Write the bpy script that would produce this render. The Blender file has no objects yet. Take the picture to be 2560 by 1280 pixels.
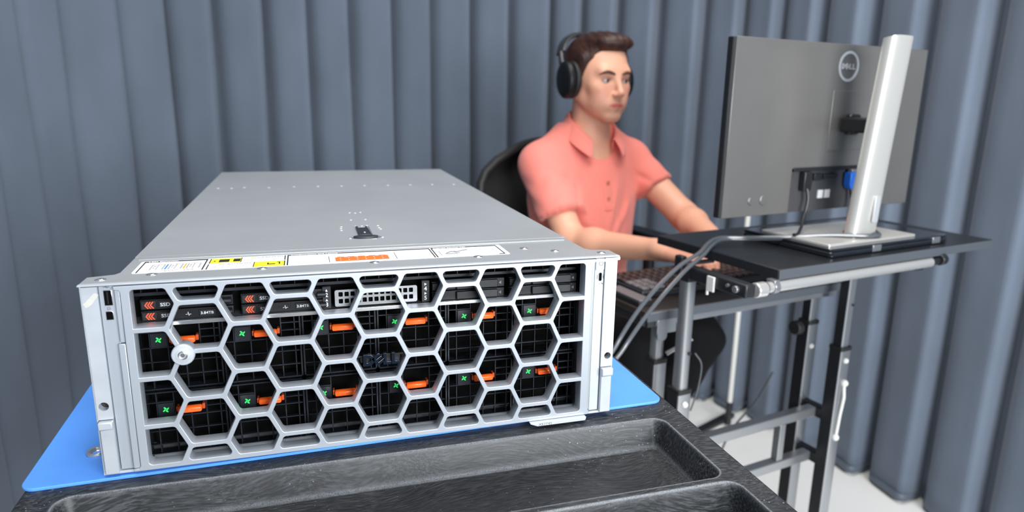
import bpy, bmesh, math, random
import numpy as np
from mathutils import Vector, Matrix

random.seed(7)
sc = bpy.context.scene
C = sc.collection
Z0 = 0.88                       # height of the cart's top above the floor
YAW = math.radians(10.5)        # the desk and curtain are turned by this against the server
UX, UY = math.cos(YAW), math.sin(YAW)

# ------------------------------------------------------------ camera
cam = bpy.data.cameras.new('camera'); camo = bpy.data.objects.new('camera', cam); C.objects.link(camo)
R0 = Vector((0.9570240817562194, -0.2895591936024752, 0.0161363049962921))
R1 = Vector((-0.05145731839203759, -0.22430335124555748, -0.9731598794668339))
R2 = Vector((0.2854068172320864, 0.9305071090648747, -0.22956364837916762))
m = Matrix.Identity(4)
for i in range(3):
    m[i][0] = R0[i]; m[i][1] = -R1[i]; m[i][2] = -R2[i]
m[0][3], m[1][3], m[2][3] = -0.05829, -0.60816, 0.32764 + Z0
camo.matrix_world = m
cam.sensor_width = 36; cam.sensor_fit = 'HORIZONTAL'; cam.lens = 36 * 1685.017 / 2560
cam.clip_start = 0.02; cam.clip_end = 60
cam.dof.use_dof = True; cam.dof.focus_distance = 0.66; cam.dof.aperture_fstop = 5.2
sc.camera = camo

# ------------------------------------------------------------ world, lights, exposure
sc.view_settings.view_transform = 'Standard'; sc.view_settings.look = 'None'
sc.view_settings.gamma = 1.0; sc.view_settings.use_curve_mapping = False
sc.view_settings.exposure = 0.0
w = bpy.data.worlds.new('room_light'); sc.world = w; w.use_nodes = True
w.node_tree.nodes['Background'].inputs[0].default_value = (0.80, 0.88, 1.0, 1)
w.node_tree.nodes['Background'].inputs[1].default_value = 0.18

def area(name, loc, target, sx, sy, power, col=(1, 1, 1)):
    l = bpy.data.lights.new(name, 'AREA'); l.shape = 'RECTANGLE'; l.size = sx; l.size_y = sy
    l.energy = power; l.color = col
    o = bpy.data.objects.new(name, l); C.objects.link(o); o.location = loc
    o.rotation_euler = (Vector(target) - Vector(loc)).to_track_quat('-Z', 'Y').to_euler()
    return o
area('ceiling_light', (0.95, 0.45, 3.0), (0.95, 0.5, 0), 1.6, 1.2, 40, (1.0, 0.97, 0.93))
area('window_light', (0.80, -1.95, 1.42), (0.85, 0.6, 0.7), 1.3, 0.9, 92, (0.94, 0.97, 1.0))
area('added_fill_front', (-0.1, -0.5, 3.0), (0.0, -0.1, 0.8), 1.2, 1.0, 34, (1.0, 0.98, 0.96))  # added overhead fill, brightens the cart trays and the front of the server top

# ------------------------------------------------------------ materials
def mat(name, col, rough=0.5, metal=0.0, spec=0.5, bump=0.0, bscale=200.0, var=0.0, vscale=20.0, coat=0.0, emit=None, estr=0.0, sheen=0.0, stretch=None, bdist=0.001, detail=4.0):
    mt = bpy.data.materials.new(name); mt.use_nodes = True
    nt = mt.node_tree; b = nt.nodes['Principled BSDF']
    b.inputs['Base Color'].default_value = (*col, 1); b.inputs['Roughness'].default_value = rough
    b.inputs['Metallic'].default_value = metal; b.inputs['Specular IOR Level'].default_value = spec
    b.inputs['Coat Weight'].default_value = coat; b.inputs['Sheen Weight'].default_value = sheen
    tc = nt.nodes.new('ShaderNodeTexCoord'); out = tc.outputs['Object']
    if stretch:
        mp = nt.nodes.new('ShaderNodeMapping'); mp.inputs['Scale'].default_value = stretch
        nt.links.new(out, mp.inputs[0]); out = mp.outputs[0]
    if var > 0:
        n = nt.nodes.new('ShaderNodeTexNoise'); n.inputs['Scale'].default_value = vscale; n.inputs['Detail'].default_value = detail
        nt.links.new(out, n.inputs['Vector'])
        r = nt.nodes.new('ShaderNodeValToRGB')
        r.color_ramp.elements[0].position = 0.3; r.color_ramp.elements[1].position = 0.7
        r.color_ramp.elements[0].color = (*[c * (1 - var) for c in col], 1)
        r.color_ramp.elements[1].color = (*[min(1, c * (1 + var)) for c in col], 1)
        nt.links.new(n.outputs[0], r.inputs[0]); nt.links.new(r.outputs[0], b.inputs['Base Color'])
    if bump > 0:
        n2 = nt.nodes.new('ShaderNodeTexNoise'); n2.inputs['Scale'].default_value = bscale; n2.inputs['Detail'].default_value = 3
        nt.links.new(out, n2.inputs['Vector'])
        bp = nt.nodes.new('ShaderNodeBump'); bp.inputs['Strength'].default_value = bump; bp.inputs['Distance'].default_value = bdist
        nt.links.new(n2.outputs[0], bp.inputs['Height']); nt.links.new(bp.outputs[0], b.inputs['Normal'])
    if emit:
        b.inputs['Emission Color'].default_value = (*emit, 1); b.inputs['Emission Strength'].default_value = estr
    return mt
M = {}
M['bezel'] = mat('bezel_silver', (0.50, 0.545, 0.60), 0.38, 0.45, bump=0.03, bscale=2500)
M['ear'] = mat('ear_silver', (0.56, 0.60, 0.645), 0.42, 0.35, bump=0.03, bscale=1800, var=0.04, vscale=60)
M['steel'] = mat('galvanised_steel', (0.41, 0.435, 0.45), 0.36, 0.35, bump=0.12, bscale=700, var=0.05, vscale=9)
M['steel_bright'] = mat('bright_steel', (0.80, 0.81, 0.82), 0.22, 0.9)
M['rivet'] = mat('rivet_steel', (0.74, 0.75, 0.76), 0.35, 0.3)
M['black'] = mat('matt_black', (0.006, 0.0065, 0.008), 0.55)
M['void'] = mat('black_cavity', (0.002, 0.002, 0.002), 0.9, spec=0.1)
M['guard'] = mat('black_guard_plastic', (0.0095, 0.012, 0.016), 0.35, spec=0.45)
M['carrier'] = mat('carrier_plastic', (0.007, 0.0075, 0.009), 0.42, spec=0.35, bump=0.1, bscale=900)
M['plate_dark'] = mat('dark_label', (0.012, 0.0135, 0.016), 0.45, spec=0.4)
M['orange'] = mat('orange_plastic', (0.95, 0.125, 0.012), 0.38, coat=0.2)
M['orange_dark'] = mat('dark_orange_plastic', (0.42, 0.055, 0.01), 0.5)  # deeper, translucent-looking orange of the latch posts
M['chev'] = mat('orange_red_print', (0.90, 0.10, 0.03), 0.5)
M['green'] = mat('green_light', (0.02, 0.45, 0.08), 0.4, emit=(0.03, 0.75, 0.14), estr=0.75)
M['white_print'] = mat('white_print', (0.80, 0.82, 0.84), 0.6)
M['label'] = mat('white_label', (0.86, 0.87, 0.88), 0.45)
M['ink'] = mat('black_ink', (0.012, 0.015, 0.02), 0.5)
M['grey_ink'] = mat('grey_ink', (0.13, 0.14, 0.16), 0.6)
M['lgrey_ink'] = mat('light_grey_ink', (0.36, 0.38, 0.41), 0.6)
M['yellow'] = mat('yellow_print', (0.93, 0.85, 0.02), 0.5)
M['oprint'] = mat('orange_print', (0.98, 0.16, 0.02), 0.5)
M['bprint'] = mat('blue_print', (0.05, 0.25, 0.85), 0.5)
M['logo'] = mat('dark_glossy_emblem', (0.012, 0.020, 0.034), 0.12, 0.3, coat=1.0)
M['tape'] = mat('yellowed_clear_tape', (0.66, 0.65, 0.60), 0.25, 0.1, bump=0.5, bscale=150)
M['mat_blue'] = mat('blue_mat_vinyl', (0.095, 0.32, 0.90), 0.42, bump=0.15, bscale=400, var=0.07, vscale=14)
M['shelf'] = mat('black_laminate', (0.009, 0.0105, 0.013), 0.36, bump=0.12, bscale=300, var=0.2, vscale=14)
M['edge'] = mat('grey_edge_band', (0.075, 0.085, 0.098), 0.38)
M['tray'] = mat('dark_brown_laminate', (0.026, 0.018, 0.015), 0.42, bump=0.1, bscale=250, var=0.15, vscale=18)
M['frame_black'] = mat('black_powder_coat', (0.012, 0.013, 0.016), 0.4)
M['tube'] = mat('silver_tube', (0.36, 0.37, 0.385), 0.30, 0.75)
M['tube_bright'] = mat('bright_silver_tube', (0.72, 0.71, 0.68), 0.26, 0.7)
M['monitor'] = mat('monitor_back_grey', (0.185, 0.181, 0.172), 0.30, 0.45, bump=0.25, bscale=900, bdist=0.0005, var=0.06, vscale=7)
M['monitor_black'] = mat('monitor_black', (0.010, 0.011, 0.012), 0.35)
M['stand'] = mat('stand_silver', (0.70, 0.685, 0.64), 0.32, 0.55, bump=0.08, bscale=600)
M['ring'] = mat('ring_silver', (0.66, 0.68, 0.70), 0.3, 0.5)
M['gloss_black'] = mat('glossy_black', (0.010, 0.012, 0.016), 0.12, coat=0.6)
M['cable_grey'] = mat('grey_cable', (0.075, 0.083, 0.093), 0.25, spec=0.7)
M['cable_black'] = mat('black_cable', (0.012, 0.013, 0.015), 0.4)
M['blue_plug'] = mat('blue_plug', (0.012, 0.13, 0.60), 0.4)
M['rubber'] = mat('black_rubber', (0.010, 0.010, 0.010), 0.6)
M['mesh_fabric'] = mat('black_mesh_fabric', (0.007, 0.007, 0.008), 0.75, bump=0.6, bscale=400)
M['pole_white'] = mat('off_white_pole', (0.72, 0.72, 0.68), 0.4)
M['key'] = mat('dark_keys', (0.014, 0.012, 0.012), 0.4)
M['key_light'] = mat('grey_keys', (0.15, 0.14, 0.145), 0.45)

# ------------------------------------------------------------ mesh helper
class MB:
    def __init__(s): s.v = []; s.f = []; s.mi = []
    def add(s, vs, fs, mi=0):
        o = len(s.v); s.v += [tuple(p) for p in vs]; s.f += [tuple(o + i for i in f) for f in fs]; s.mi += [mi] * len(fs); return s
    def box(s, x0, x1, y0, y1, z0, z1, mi=0):
        return s.add([(x0, y0, z0), (x1, y0, z0), (x1, y1, z0), (x0, y1, z0), (x0, y0, z1), (x1, y0, z1), (x1, y1, z1), (x0, y1, z1)],
                     [(0, 3, 2, 1), (4, 5, 6, 7), (0, 1, 5, 4), (1, 2, 6, 5), (2, 3, 7, 6), (3, 0, 4, 7)], mi)
    def prism(s, pts, axis, a, b, mi=0):
        # convex-ish polygon (p,q) extruded along axis: 'y' -> (p, t, q); 'z' -> (p, q, t); 'x' -> (t, p, q)
        def pt(p, t): return {'y': (p[0], t, p[1]), 'z': (p[0], p[1], t), 'x': (t, p[0], p[1])}[axis]
        n = len(pts)
        vs = [pt(p, a) for p in pts] + [pt(p, b) for p in pts]
        fs = [tuple(range(n - 1, -1, -1)), tuple(range(n, 2 * n))] + [(i, (i + 1) % n, n + (i + 1) % n, n + i) for i in range(n)]
        return s.add(vs, fs, mi)
    def cyl(s, p0, p1, r0, r1=None, n=24, mi=0):
        r1 = r0 if r1 is None else r1
        p0 = Vector(p0); p1 = Vector(p1); d = (p1 - p0).normalized()
        a = d.orthogonal().normalized(); b = d.cross(a)
        vs = []
        for p, r in ((p0, r0), (p1, r1)):
            for i in range(n):
                t = 2 * math.pi * i / n; vs.append(p + (a * math.cos(t) + b * math.sin(t)) * r)
        fs = [(i, (i + 1) % n, n + (i + 1) % n, n + i) for i in range(n)] + [tuple(range(n - 1, -1, -1)), tuple(range(n, 2 * n))]
        return s.add(vs, fs, mi)
    def tube(s, path, r, n=12, mi=0):
        P = [Vector(p) for p in path]; vs = []; fs = []
        up = None
        for i, p in enumerate(P):
            d = (P[min(i + 1, len(P) - 1)] - P[max(i - 1, 0)]).normalized()
            if up is None: up = d.orthogonal().normalized()
            a = (up - d * up.dot(d)).normalized(); b = d.cross(a); up = a
            rr = r[i] if isinstance(r, (list, tuple)) else r
            for k in range(n):
                t = 2 * math.pi * k / n; vs.append(p + (a * math.cos(t) + b * math.sin(t)) * rr)
        for i in range(len(P) - 1):
            for k in range(n):
                fs.append((i * n + k, i * n + (k + 1) % n, (i + 1) * n + (k + 1) % n, (i + 1) * n + k))
        fs.append(tuple(range(n - 1, -1, -1))); fs.append(tuple((len(P) - 1) * n + k for k in range(n)))
        return s.add(vs, fs, mi)
    def ball(s, c, r, nu=16, nv=10, mi=0, half=False):
        if not isinstance(r, (tuple, list)): r = (r, r, r)
        vs = []; fs = []
        v1 = nv
        for j in range(nv + 1):
            ph = -math.pi / 2 + math.pi * j / nv if not half else math.pi / 2 * j / nv
            for i in range(nu):
                th = 2 * math.pi * i / nu
                vs.append((c[0] + r[0] * math.cos(ph) * math.cos(th), c[1] + r[1] * math.cos(ph) * math.sin(th), c[2] + r[2] * math.sin(ph)))
        for j in range(nv):
            for i in range(nu):
                fs.append((j * nu + i, j * nu + (i + 1) % nu, (j + 1) * nu + (i + 1) % nu, (j + 1) * nu + i))
        return s.add(vs, fs, mi)
    def sweep(s, secs, closed=True, cap=True, mi=0):
        # secs: list of equal length closed rings of 3D points
        n = len(secs[0]); vs = [p for r in secs for p in r]; fs = []
        for j in range(len(secs) - 1):
            for i in range(n if closed else n - 1):
                fs.append((j * n + i, j * n + (i + 1) % n, (j + 1) * n + (i + 1) % n, (j + 1) * n + i))
        if cap and closed:
            fs.append(tuple(range(n - 1, -1, -1))); fs.append(tuple((len(secs) - 1) * n + k for k in range(n)))
        return s.add(vs, fs, mi)
    def merge(s, o, f=lambda p: p):
        return s.add([f(p) for p in o.v], o.f, 0)

def bez(pts, n=24):
    """Catmull-Rom curve through pts"""
    P = [Vector(p) for p in pts]; P = [P[0] * 2 - P[1]] + P + [P[-1] * 2 - P[-2]]; out = []
    for i in range(1, len(P) - 2):
        for k in range(n):
            t = k / n
            out.append(0.5 * ((2 * P[i]) + (-P[i - 1] + P[i + 1]) * t + (2 * P[i - 1] - 5 * P[i] + 4 * P[i + 1] - P[i + 2]) * t * t + (-P[i - 1] + 3 * P[i] - 3 * P[i + 1] + P[i + 2]) * t ** 3))
    out.append(P[-2]); return out

def rrect(x0, x1, y0, y1, r, n=6):
    p = []
    for cx, cy, a in ((x1 - r, y0 + r, -90), (x1 - r, y1 - r, 0), (x0 + r, y1 - r, 90), (x0 + r, y0 + r, 180)):
        for k in range(n + 1):
            t = math.radians(a + 90 * k / n); p.append((cx + r * math.cos(t), cy + r * math.sin(t)))
    return p

INFO = {}
def world(frame, b):
    if frame == 'S': return (b[0], b[1], b[2] + Z0)
    return (b[0] * UX - b[1] * UY, b[0] * UY + b[1] * UX, b[2] + Z0)
def tag(o, label, cat, group=None, kind=None):
    o['label'] = label; o['category'] = cat
    if group: o['group'] = group
    if kind: o['kind'] = kind
    return o
def thing(name, label, cat, base=(0, 0, 0), frame='S', group=None):
    o = bpy.data.objects.new(name, None); C.objects.link(o); o.empty_display_size = 0.05
    o.location = world(frame, base); o.rotation_euler = (0, 0, YAW if frame == 'D' else 0)
    INFO[o.name] = (tuple(base), frame)
    return tag(o, label, cat, group)
def obj(name, mb, mt, parent=None, bev=0.0, seg=2, smooth=35, base=(0, 0, 0), frame='S', sub=0, mesh=None):
    if mesh is None:
        me = bpy.data.meshes.new(name)
        if parent is not None: base, frame = INFO[parent.name]
        me.from_pydata([(p[0] - base[0], p[1] - base[1], p[2] - base[2]) for p in mb.v], [], mb.f)
        ms = mt if isinstance(mt, (list, tuple)) else [mt]
        for q in ms: me.materials.append(q)
        if len(ms) > 1: me.polygons.foreach_set('material_index', mb.mi)
        bm = bmesh.new(); bm.from_mesh(me); bmesh.ops.recalc_face_normals(bm, faces=bm.faces); bm.to_mesh(me); bm.free()
        if smooth:
            me.shade_smooth(); me.set_sharp_from_angle(angle=math.radians(smooth))
    else: me = mesh
    o = bpy.data.objects.new(name, me); C.objects.link(o)
    if parent is not None:
        o.parent = parent; INFO[o.name] = INFO[parent.name]
    else:
        o.location = world(frame, base); o.rotation_euler = (0, 0, YAW if frame == 'D' else 0); INFO[o.name] = (tuple(base), frame)
    if bev > 0:
        b = o.modifiers.new('bevel', 'BEVEL'); b.width = bev; b.segments = seg; b.limit_method = 'ANGLE'; b.angle_limit = math.radians(40); b.harden_normals = False
    if sub:
        q = o.modifiers.new('subsurf', 'SUBSURF'); q.levels = sub; q.render_levels = sub
    return o
def text2d(s, size, off=0.0, align='CENTER', sx=1.0):
    cu = bpy.data.curves.new('t', 'FONT'); cu.body = s; cu.size = size; cu.align_x = align; cu.align_y = 'CENTER'; cu.offset = off
    cu.resolution_u = 3
    o = bpy.data.objects.new('t', cu); C.objects.link(o)
    bpy.context.view_layer.update()
    me = bpy.data.meshes.new_from_object(o.evaluated_get(bpy.context.evaluated_depsgraph_get()))
    vs = [(v.co.x * sx, v.co.y) for v in me.vertices]; fs = [tuple(p.vertices) for p in me.polygons]
    bpy.data.objects.remove(o); bpy.data.curves.remove(cu); bpy.data.meshes.remove(me)
    return vs, fs
def put_text(mb, s, size, cx, cy, lvl, plane='front', off=0.0, align='CENTER', sx=1.0, ang=0, mi=0):
    vs, fs = text2d(s, size, off, align, sx)
    ca, sa = math.cos(ang), math.sin(ang)
    out = []
    for x, y in vs:
        x, y = x * ca - y * sa + cx, x * sa + y * ca + cy
        out.append((x, lvl, y) if plane == 'front' else (x, y, lvl))
    mb.add(out, fs, mi); return mb
def flat_poly(mb, pts, lvl, plane='front', mi=0):
    vs = [(x, lvl, y) if plane == 'front' else (x, y, lvl) for x, y in pts]
    mb.add(vs, [tuple(range(len(pts)))], mi); return mb
def copy_tree(o, parent=None):
    c = o.copy(); C.objects.link(c); c.parent = parent
    for ch in o.children: copy_tree(ch, c)
    return c

# ============================================================ floor
fm = mat('pale_floor', (0.90, 0.90, 0.875), 0.35, var=0.03, vscale=3)
mb = MB(); mb.box(-3.5, 3.5, -4, 4, -0.93, -0.88)
o = obj('floor', mb, fm, base=(0, 0, -0.88)); o['kind'] = 'structure'

wm = mat('plain_wall', (0.45, 0.46, 0.48), 0.8)
obj('wall_back', MB().box(-2.6, 2.35, 2.40, 2.45, -0.88, 1.95), wm, base=(0, 2.4, -0.88), frame='D')['kind'] = 'structure'
obj('wall_right', MB().box(2.30, 2.35, -2.6, 2.40, -0.88, 1.95), wm, base=(2.3, 0, -0.88), frame='D')['kind'] = 'structure'
# ============================================================ curtain
def curtain():
    xs = [77,240,385,515,640,750,855,960,1060,1165,1265,1372,1452,1545,1650,1767,1870,1970,2080,2210,2350,2515]
    # pleat edges (u, v) in desk frame: straight back, wide round corner, straight right side
    cu, cv = -0.168, -0.587
    back_v, right_u, u1, v1 = 2.12, 1.86, 0.62, 0.98
    path = []
    n = 400
    lu, lu0, lv0 = -0.78, -0.02, 0.85          # left side swings round towards the cart as well
    for i in range(n): path.append((lu, -1.8 + (lv0 + 1.8) * i / n))
    for i in range(n):
        t = math.pi / 2 * i / n; path.append((lu0 + (lu - lu0) * math.cos(t), lv0 + (back_v - lv0) * math.sin(t)))
    for i in range(n): path.append((lu0 + (u1 - lu0) * i / n, back_v))
    for i in range(n + 1):
        t = math.pi / 2 * i / n
        path.append((u1 + (right_u - u1) * math.sin(t), v1 + (back_v - v1) * math.cos(t)))
    for i in range(1, n): path.append((right_u, v1 - (v1 + 1.6) * i / n))
    path = np.array(path); seg = np.r_[0, np.cumsum(np.hypot(*np.diff(path, axis=0).T))]
    # azimuth of every visible pleat edge as seen from the camera position -> arc length along the path
    az = []
    K = (0.9570240817562194, -0.2895591936024752); 
    for x in xs:
        a = (x - 1280) / 1685.017; b = -640 / 1685.017
        dx = R0.x * a + R1.x * b + R2.x; dy = R0.y * a + R1.y * b + R2.y
        az.append(math.atan2(dx * UX + dy * UY, -dx * UY + dy * UX))
    paz = np.arctan2(path[:, 0] - cu, path[:, 1] - cv)
    edges = list(np.interp(az, paz, seg))
    while edges[0] > 0.2: edges.insert(0, edges[0] - 0.168)
    while edges[-1] < seg[-1] - 0.2: edges.append(edges[-1] + 0.178)
    return path, seg, edges
path, seg, edges = curtain()
def at_arc(s):
    x = np.interp(s, seg, path[:, 0]); y = np.interp(s, seg, path[:, 1])
    x2 = np.interp(s + 0.01, seg, path[:, 0]); y2 = np.interp(s + 0.01, seg, path[:, 1])
    x1 = np.interp(s - 0.01, seg, path[:, 0]); y1 = np.interp(s - 0.01, seg, path[:, 1])
    t = Vector((x2 - x1, y2 - y1)).normalized(); return x, y, Vector((t.y, -t.x))     # normal to the inside of the bay
# profile over one pleat: fraction, depth towards the room
PROF = [(0.0, 0.0), (0.07, 0.001), (0.13, 0.010), (0.19, 0.030), (0.26, 0.050), (0.36, 0.062), (0.5, 0.069), (0.65, 0.075), (0.80, 0.081), (0.90, 0.086), (0.95, 0.087), (0.985, 0.082), (1.0, 0.070), (1.005, 0.050), (1.005, 0.020)]
ctop, cbot = 1.95, -0.865
cm = mat('blue_grey_acoustic_fabric', (0.130, 0.162, 0.212), 0.85, spec=0.25, bump=0.35, bscale=260, sheen=0.15, var=0.10, vscale=5, stretch=(1, 1, 0.6))
mb = MB(); cols = []
rnd = random.Random(3)
for e0, e1 in zip(edges[:-1], edges[1:]):
    amp = rnd.uniform(0.92, 1.12)
    for fr, dp in PROF:
        x, y, nrm = at_arc(e0 + (e1 - e0) * fr); cols.append((x + nrm.x * dp * amp * 1.05, y + nrm.y * dp * amp * 1.05))
zs = [ctop, 1.2, 0.6, 0.1, -0.4, -0.8, cbot]
n = len(cols)
vs = []
for k, z in enumerate(zs):
    for i, (x, y) in enumerate(cols):
        wob = 0.004 * math.sin(z * 3.1 + i * 0.37) + 0.003 * math.sin(z * 5.3 + i * 0.11)
        vs.append((x + wob, y + wob, z))
fs = [(k * n + i, (k + 1) * n + i, (k + 1) * n + i + 1, k * n + i + 1) for k in range(len(zs) - 1) for i in range(n - 1)]
mb.add(vs, fs)
cb = (0.6, 2.05, -0.88)
cur = thing('curtain', 'tall blue-grey pleated acoustic curtain curving around behind the desk and the seated person', 'curtain', cb, 'D')
q = obj('pleated_panel', mb, cm, cur, smooth=60)
sol = q.modifiers.new('thick', 'SOLIDIFY'); sol.thickness = 0.004; sol.offset = -1
# lower hem: darker band at the bottom, and small shiny glides under every pleat
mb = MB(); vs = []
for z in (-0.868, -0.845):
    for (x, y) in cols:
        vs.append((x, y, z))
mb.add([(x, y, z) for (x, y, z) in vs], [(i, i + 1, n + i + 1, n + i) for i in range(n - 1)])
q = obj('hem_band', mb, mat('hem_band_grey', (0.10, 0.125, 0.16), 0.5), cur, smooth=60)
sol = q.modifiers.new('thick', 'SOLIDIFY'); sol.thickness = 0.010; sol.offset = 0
for e0, e1 in list(zip(edges[:-1], edges[1:])):
    if e0 < 4.0: continue
    x, y, nrm = at_arc(e0 + (e1 - e0) * 0.9)
    g = MB(); g.ball((x + nrm.x * 0.078, y + nrm.y * 0.078, -0.868), 0.012, 10, 6)
    obj('glide', g, M['steel_bright'], cur)

# ============================================================ cart
cartm = bpy.data.materials.new('black_structural_foam'); cartm.use_nodes = True
nt = cartm.node_tree; b = nt.nodes['Principled BSDF']; L = nt.links.new
tc = nt.nodes.new('ShaderNodeTexCoord')
def N(t, **kw):
    n = nt.nodes.new(t)
    for k_, v_ in kw.items(): setattr(n, k_, v_)
    return n
def noise(src, scale, detail=3, rough=0.5):
    n = N('ShaderNodeTexNoise'); n.inputs['Scale'].default_value = scale; n.inputs['Detail'].default_value = detail; n.inputs['Roughness'].default_value = rough; L(src, n.inputs['Vector']); return n
def ramp(src, p0, c0, p1, c1):
    r = N('ShaderNodeValToRGB'); e = r.color_ramp.elements; e[0].position = p0; e[0].color = (*c0, 1); e[1].position = p1; e[1].color = (*c1, 1); L(src, r.inputs[0]); return r
def mixc(f, a_, b_, mode='MIX'):
    m_ = N('ShaderNodeMix', data_type='RGBA', blend_type=mode)
    if isinstance(f, float): m_.inputs[0].default_value = f
    else: L(f, m_.inputs[0])
    for s_, i_ in ((a_, 6), (b_, 7)):
        if isinstance(s_, tuple): m_.inputs[i_].default_value = (*s_, 1)
        else: L(s_, m_.inputs[i_])
    return m_.outputs[2]
warp = noise(tc.outputs['Object'], 6, 1)
vm = N('ShaderNodeVectorMath', operation='MULTIPLY_ADD'); vm.inputs[1].default_value = (0.12, 0.12, 0.12); L(warp.outputs['Color'], vm.inputs[0]); L(tc.outputs['Object'], vm.inputs[2])
def streak(rot):
    mp = N('ShaderNodeMapping'); mp.inputs['Rotation'].default_value = rot; mp.inputs['Scale'].default_value = (55, 640, 420); L(vm.outputs[0], mp.inputs[0])
    return noise(mp.outputs[0], 1.0, 3, 0.6).outputs[0]
m1_ = ramp(noise(tc.outputs['Object'], 9, 1).outputs[0], 0.44, (0, 0, 0), 0.54, (1, 1, 1)).outputs[0]
m2_ = ramp(noise(vm.outputs[0], 14, 1).outputs[0], 0.46, (0, 0, 0), 0.54, (1, 1, 1)).outputs[0]
st = mixc(m2_, mixc(m1_, streak((0.1, 0.5, 0.5)), streak((0.4, -0.3, 1.5))), streak((-0.5, 0.2, 2.4)))
col = ramp(st, 0.44, (0.010, 0.012, 0.015), 0.70, (0.088, 0.096, 0.110)).outputs[0]
patch = ramp(noise(tc.outputs['Object'], 6, 4).outputs[0], 0.38, (0.30, 0.32, 0.36), 0.66, (1.10, 1.07, 1.00)).outputs[0]
col = mixc(1.0, col, patch, 'MULTIPLY')
vo = N('ShaderNodeTexVoronoi'); vo.inputs['Scale'].default_value = 170; L(tc.outputs['Object'], vo.inputs['Vector'])
fl_ = ramp(vo.outputs['Distance'], 0.05, (1, 1, 1), 0.12, (0, 0, 0)).outputs[0]
gate = ramp(noise(tc.outputs['Object'], 9, 3).outputs[0], 0.46, (0, 0, 0), 0.62, (0.9, 0.9, 0.9)).outputs[0]
col = mixc(mixc(1.0, fl_, gate, 'MULTIPLY'), col, (0.42, 0.44, 0.47))
wa = N('ShaderNodeAttribute'); wa.attribute_name = 'wear'
wn = ramp(noise(tc.outputs['Object'], 900, 3).outputs[0], 0.30, (0.25, 0.25, 0.25), 0.60, (1, 1, 1)).outputs[0]
col = mixc(mixc(1.0, wa.outputs['Color'], wn, 'MULTIPLY'), col, (0.20, 0.215, 0.235))
L(col, b.inputs['Base Color'])
b.inputs['Specular IOR Level'].default_value = 0.5
rr = N('ShaderNodeMapRange'); rr.inputs[3].default_value = 0.40; rr.inputs[4].default_value = 0.62; L(st, rr.inputs[0]); L(rr.outputs[0], b.inputs['Roughness'])
bp = N('ShaderNodeBump'); bp.inputs['Strength'].default_value = 0.25; bp.inputs['Distance'].default_value = 0.001; L(st, bp.inputs['Height']); L(bp.outputs[0], b.inputs['Normal'])

cart = thing('utility_cart', 'black structural-foam utility cart with moulded storage trays under the blue mat', 'cart', (0, 0.3, -0.88))
TOPZ = -0.0045
wear = [0]; WEAR = []
def recess_top():
    """cart top deck with two moulded compartments, built as a height grid with rounded shoulders"""
    cx0, cx1, cy0, cy1 = -0.3035, 0.322, -0.52, 1.02
    r1_ = (-0.272, 0.293, -0.139, -0.0195); r2_ = (-0.272, 0.297, -0.33, -0.146)
    def depth(x, y):
        d = 0; wear[0] = 0
        for (a, b_, c, e_), dd, dr in ((r1_, 0.030, 0.010), (r2_, 0.085, 0.012)):
            if y < c - 0.003 or y > e_ + 0.003 or x < a - 0.003 or x > b_ + 0.003: continue
            # rounded corner distance to the rim
            rc = 0.014
            qx = max(a + rc - x, x - (b_ - rc), 0); qy = max(c + rc - y, y - (e_ - rc), 0)
            inside = rc - math.hypot(qx, qy) if (qx > 0 and qy > 0) else min(x - a, b_ - x, y - c, e_ - y)
            wear[0] = max(wear[0], math.exp(-(inside / 0.0009) ** 2), 0.7 * math.exp(-((inside - dr) / 0.0009) ** 2) if dd < 0.05 else 0)
            if inside <= 0: continue
            t = min(1, inside / dr); t2 = t
            dn = dd * min(1.0, t2)
            # soften top shoulder and foot
            if inside < 0.0016: dn = dd * (inside ** 2) / (0.0016 * 2 * dr) * 1.0
            else: dn = dd * min(1.0, (inside - 0.0008) / dr)
            d = max(d, dn)
        return d
    def axis_pts(lo, hi, marks):
        s = set([lo, hi]);
        x = lo
        while x < hi: s.add(round(x, 5)); x += 0.02
        for mk in marks:
            for k in range(-4, 20): 
                v = mk + k * 0.0009
                if lo < v < hi: s.add(round(v, 5))
            for k in range(-20, 5):
                v = mk + k * 0.0009
                if lo < v < hi: s.add(round(v, 5))
        return sorted(s)
    X = axis_pts(cx0, cx1, (r1_[0], r1_[1], r2_[1], cx0, cx1)); Y = axis_pts(cy0, cy1, (r1_[2], r1_[3], r2_[2], r2_[3]))
    def edge_drop(x):
        e_ = min(x - cx0, cx1 - x); r = 0.006
        return 0 if e_ > r else r - math.sqrt(max(0, r * r - (r - e_) ** 2))
    mb = MB(); vs = []
    for y in Y:
        for x in X: vs.append((x, y, TOPZ - depth(x, y) - edge_drop(x))); WEAR.append(wear[0])
    nx = len(X); fs = [(j * nx + i, j * nx + i + 1, (j + 1) * nx + i + 1, (j + 1) * nx + i) for j in range(len(Y) - 1) for i in range(nx - 1)]
    mb.add(vs, fs)
    # skirt: outer sides going down
    ring = [j for j in range(nx)] + [j * nx + nx - 1 for j in range(1, len(Y))] + [(len(Y) - 1) * nx + i for i in range(nx - 2, -1, -1)] + [j * nx for j in range(len(Y) - 2, 0, -1)]
    base_i = len(mb.v)
    low = [(mb.v[i][0], mb.v[i][1], TOPZ - 0.105) for i in ring]
    mb.v += low
    for k in range(len(ring)):
        k2 = (k + 1) % len(ring); mb.f.append((ring[k], ring[k2], base_i + k2, base_i + k)); mb.mi.append(0)
    return mb
deck = obj('top_deck', recess_top(), cartm, cart, smooth=50)
WEAR += [0.0] * (len(deck.data.vertices) - len(WEAR))
wc = deck.data.color_attributes.new('wear', 'FLOAT_COLOR', 'POINT'); wc.data.foreach_set('color', np.repeat(np.array(WEAR)[:, None], 4, 1).ravel())
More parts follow.
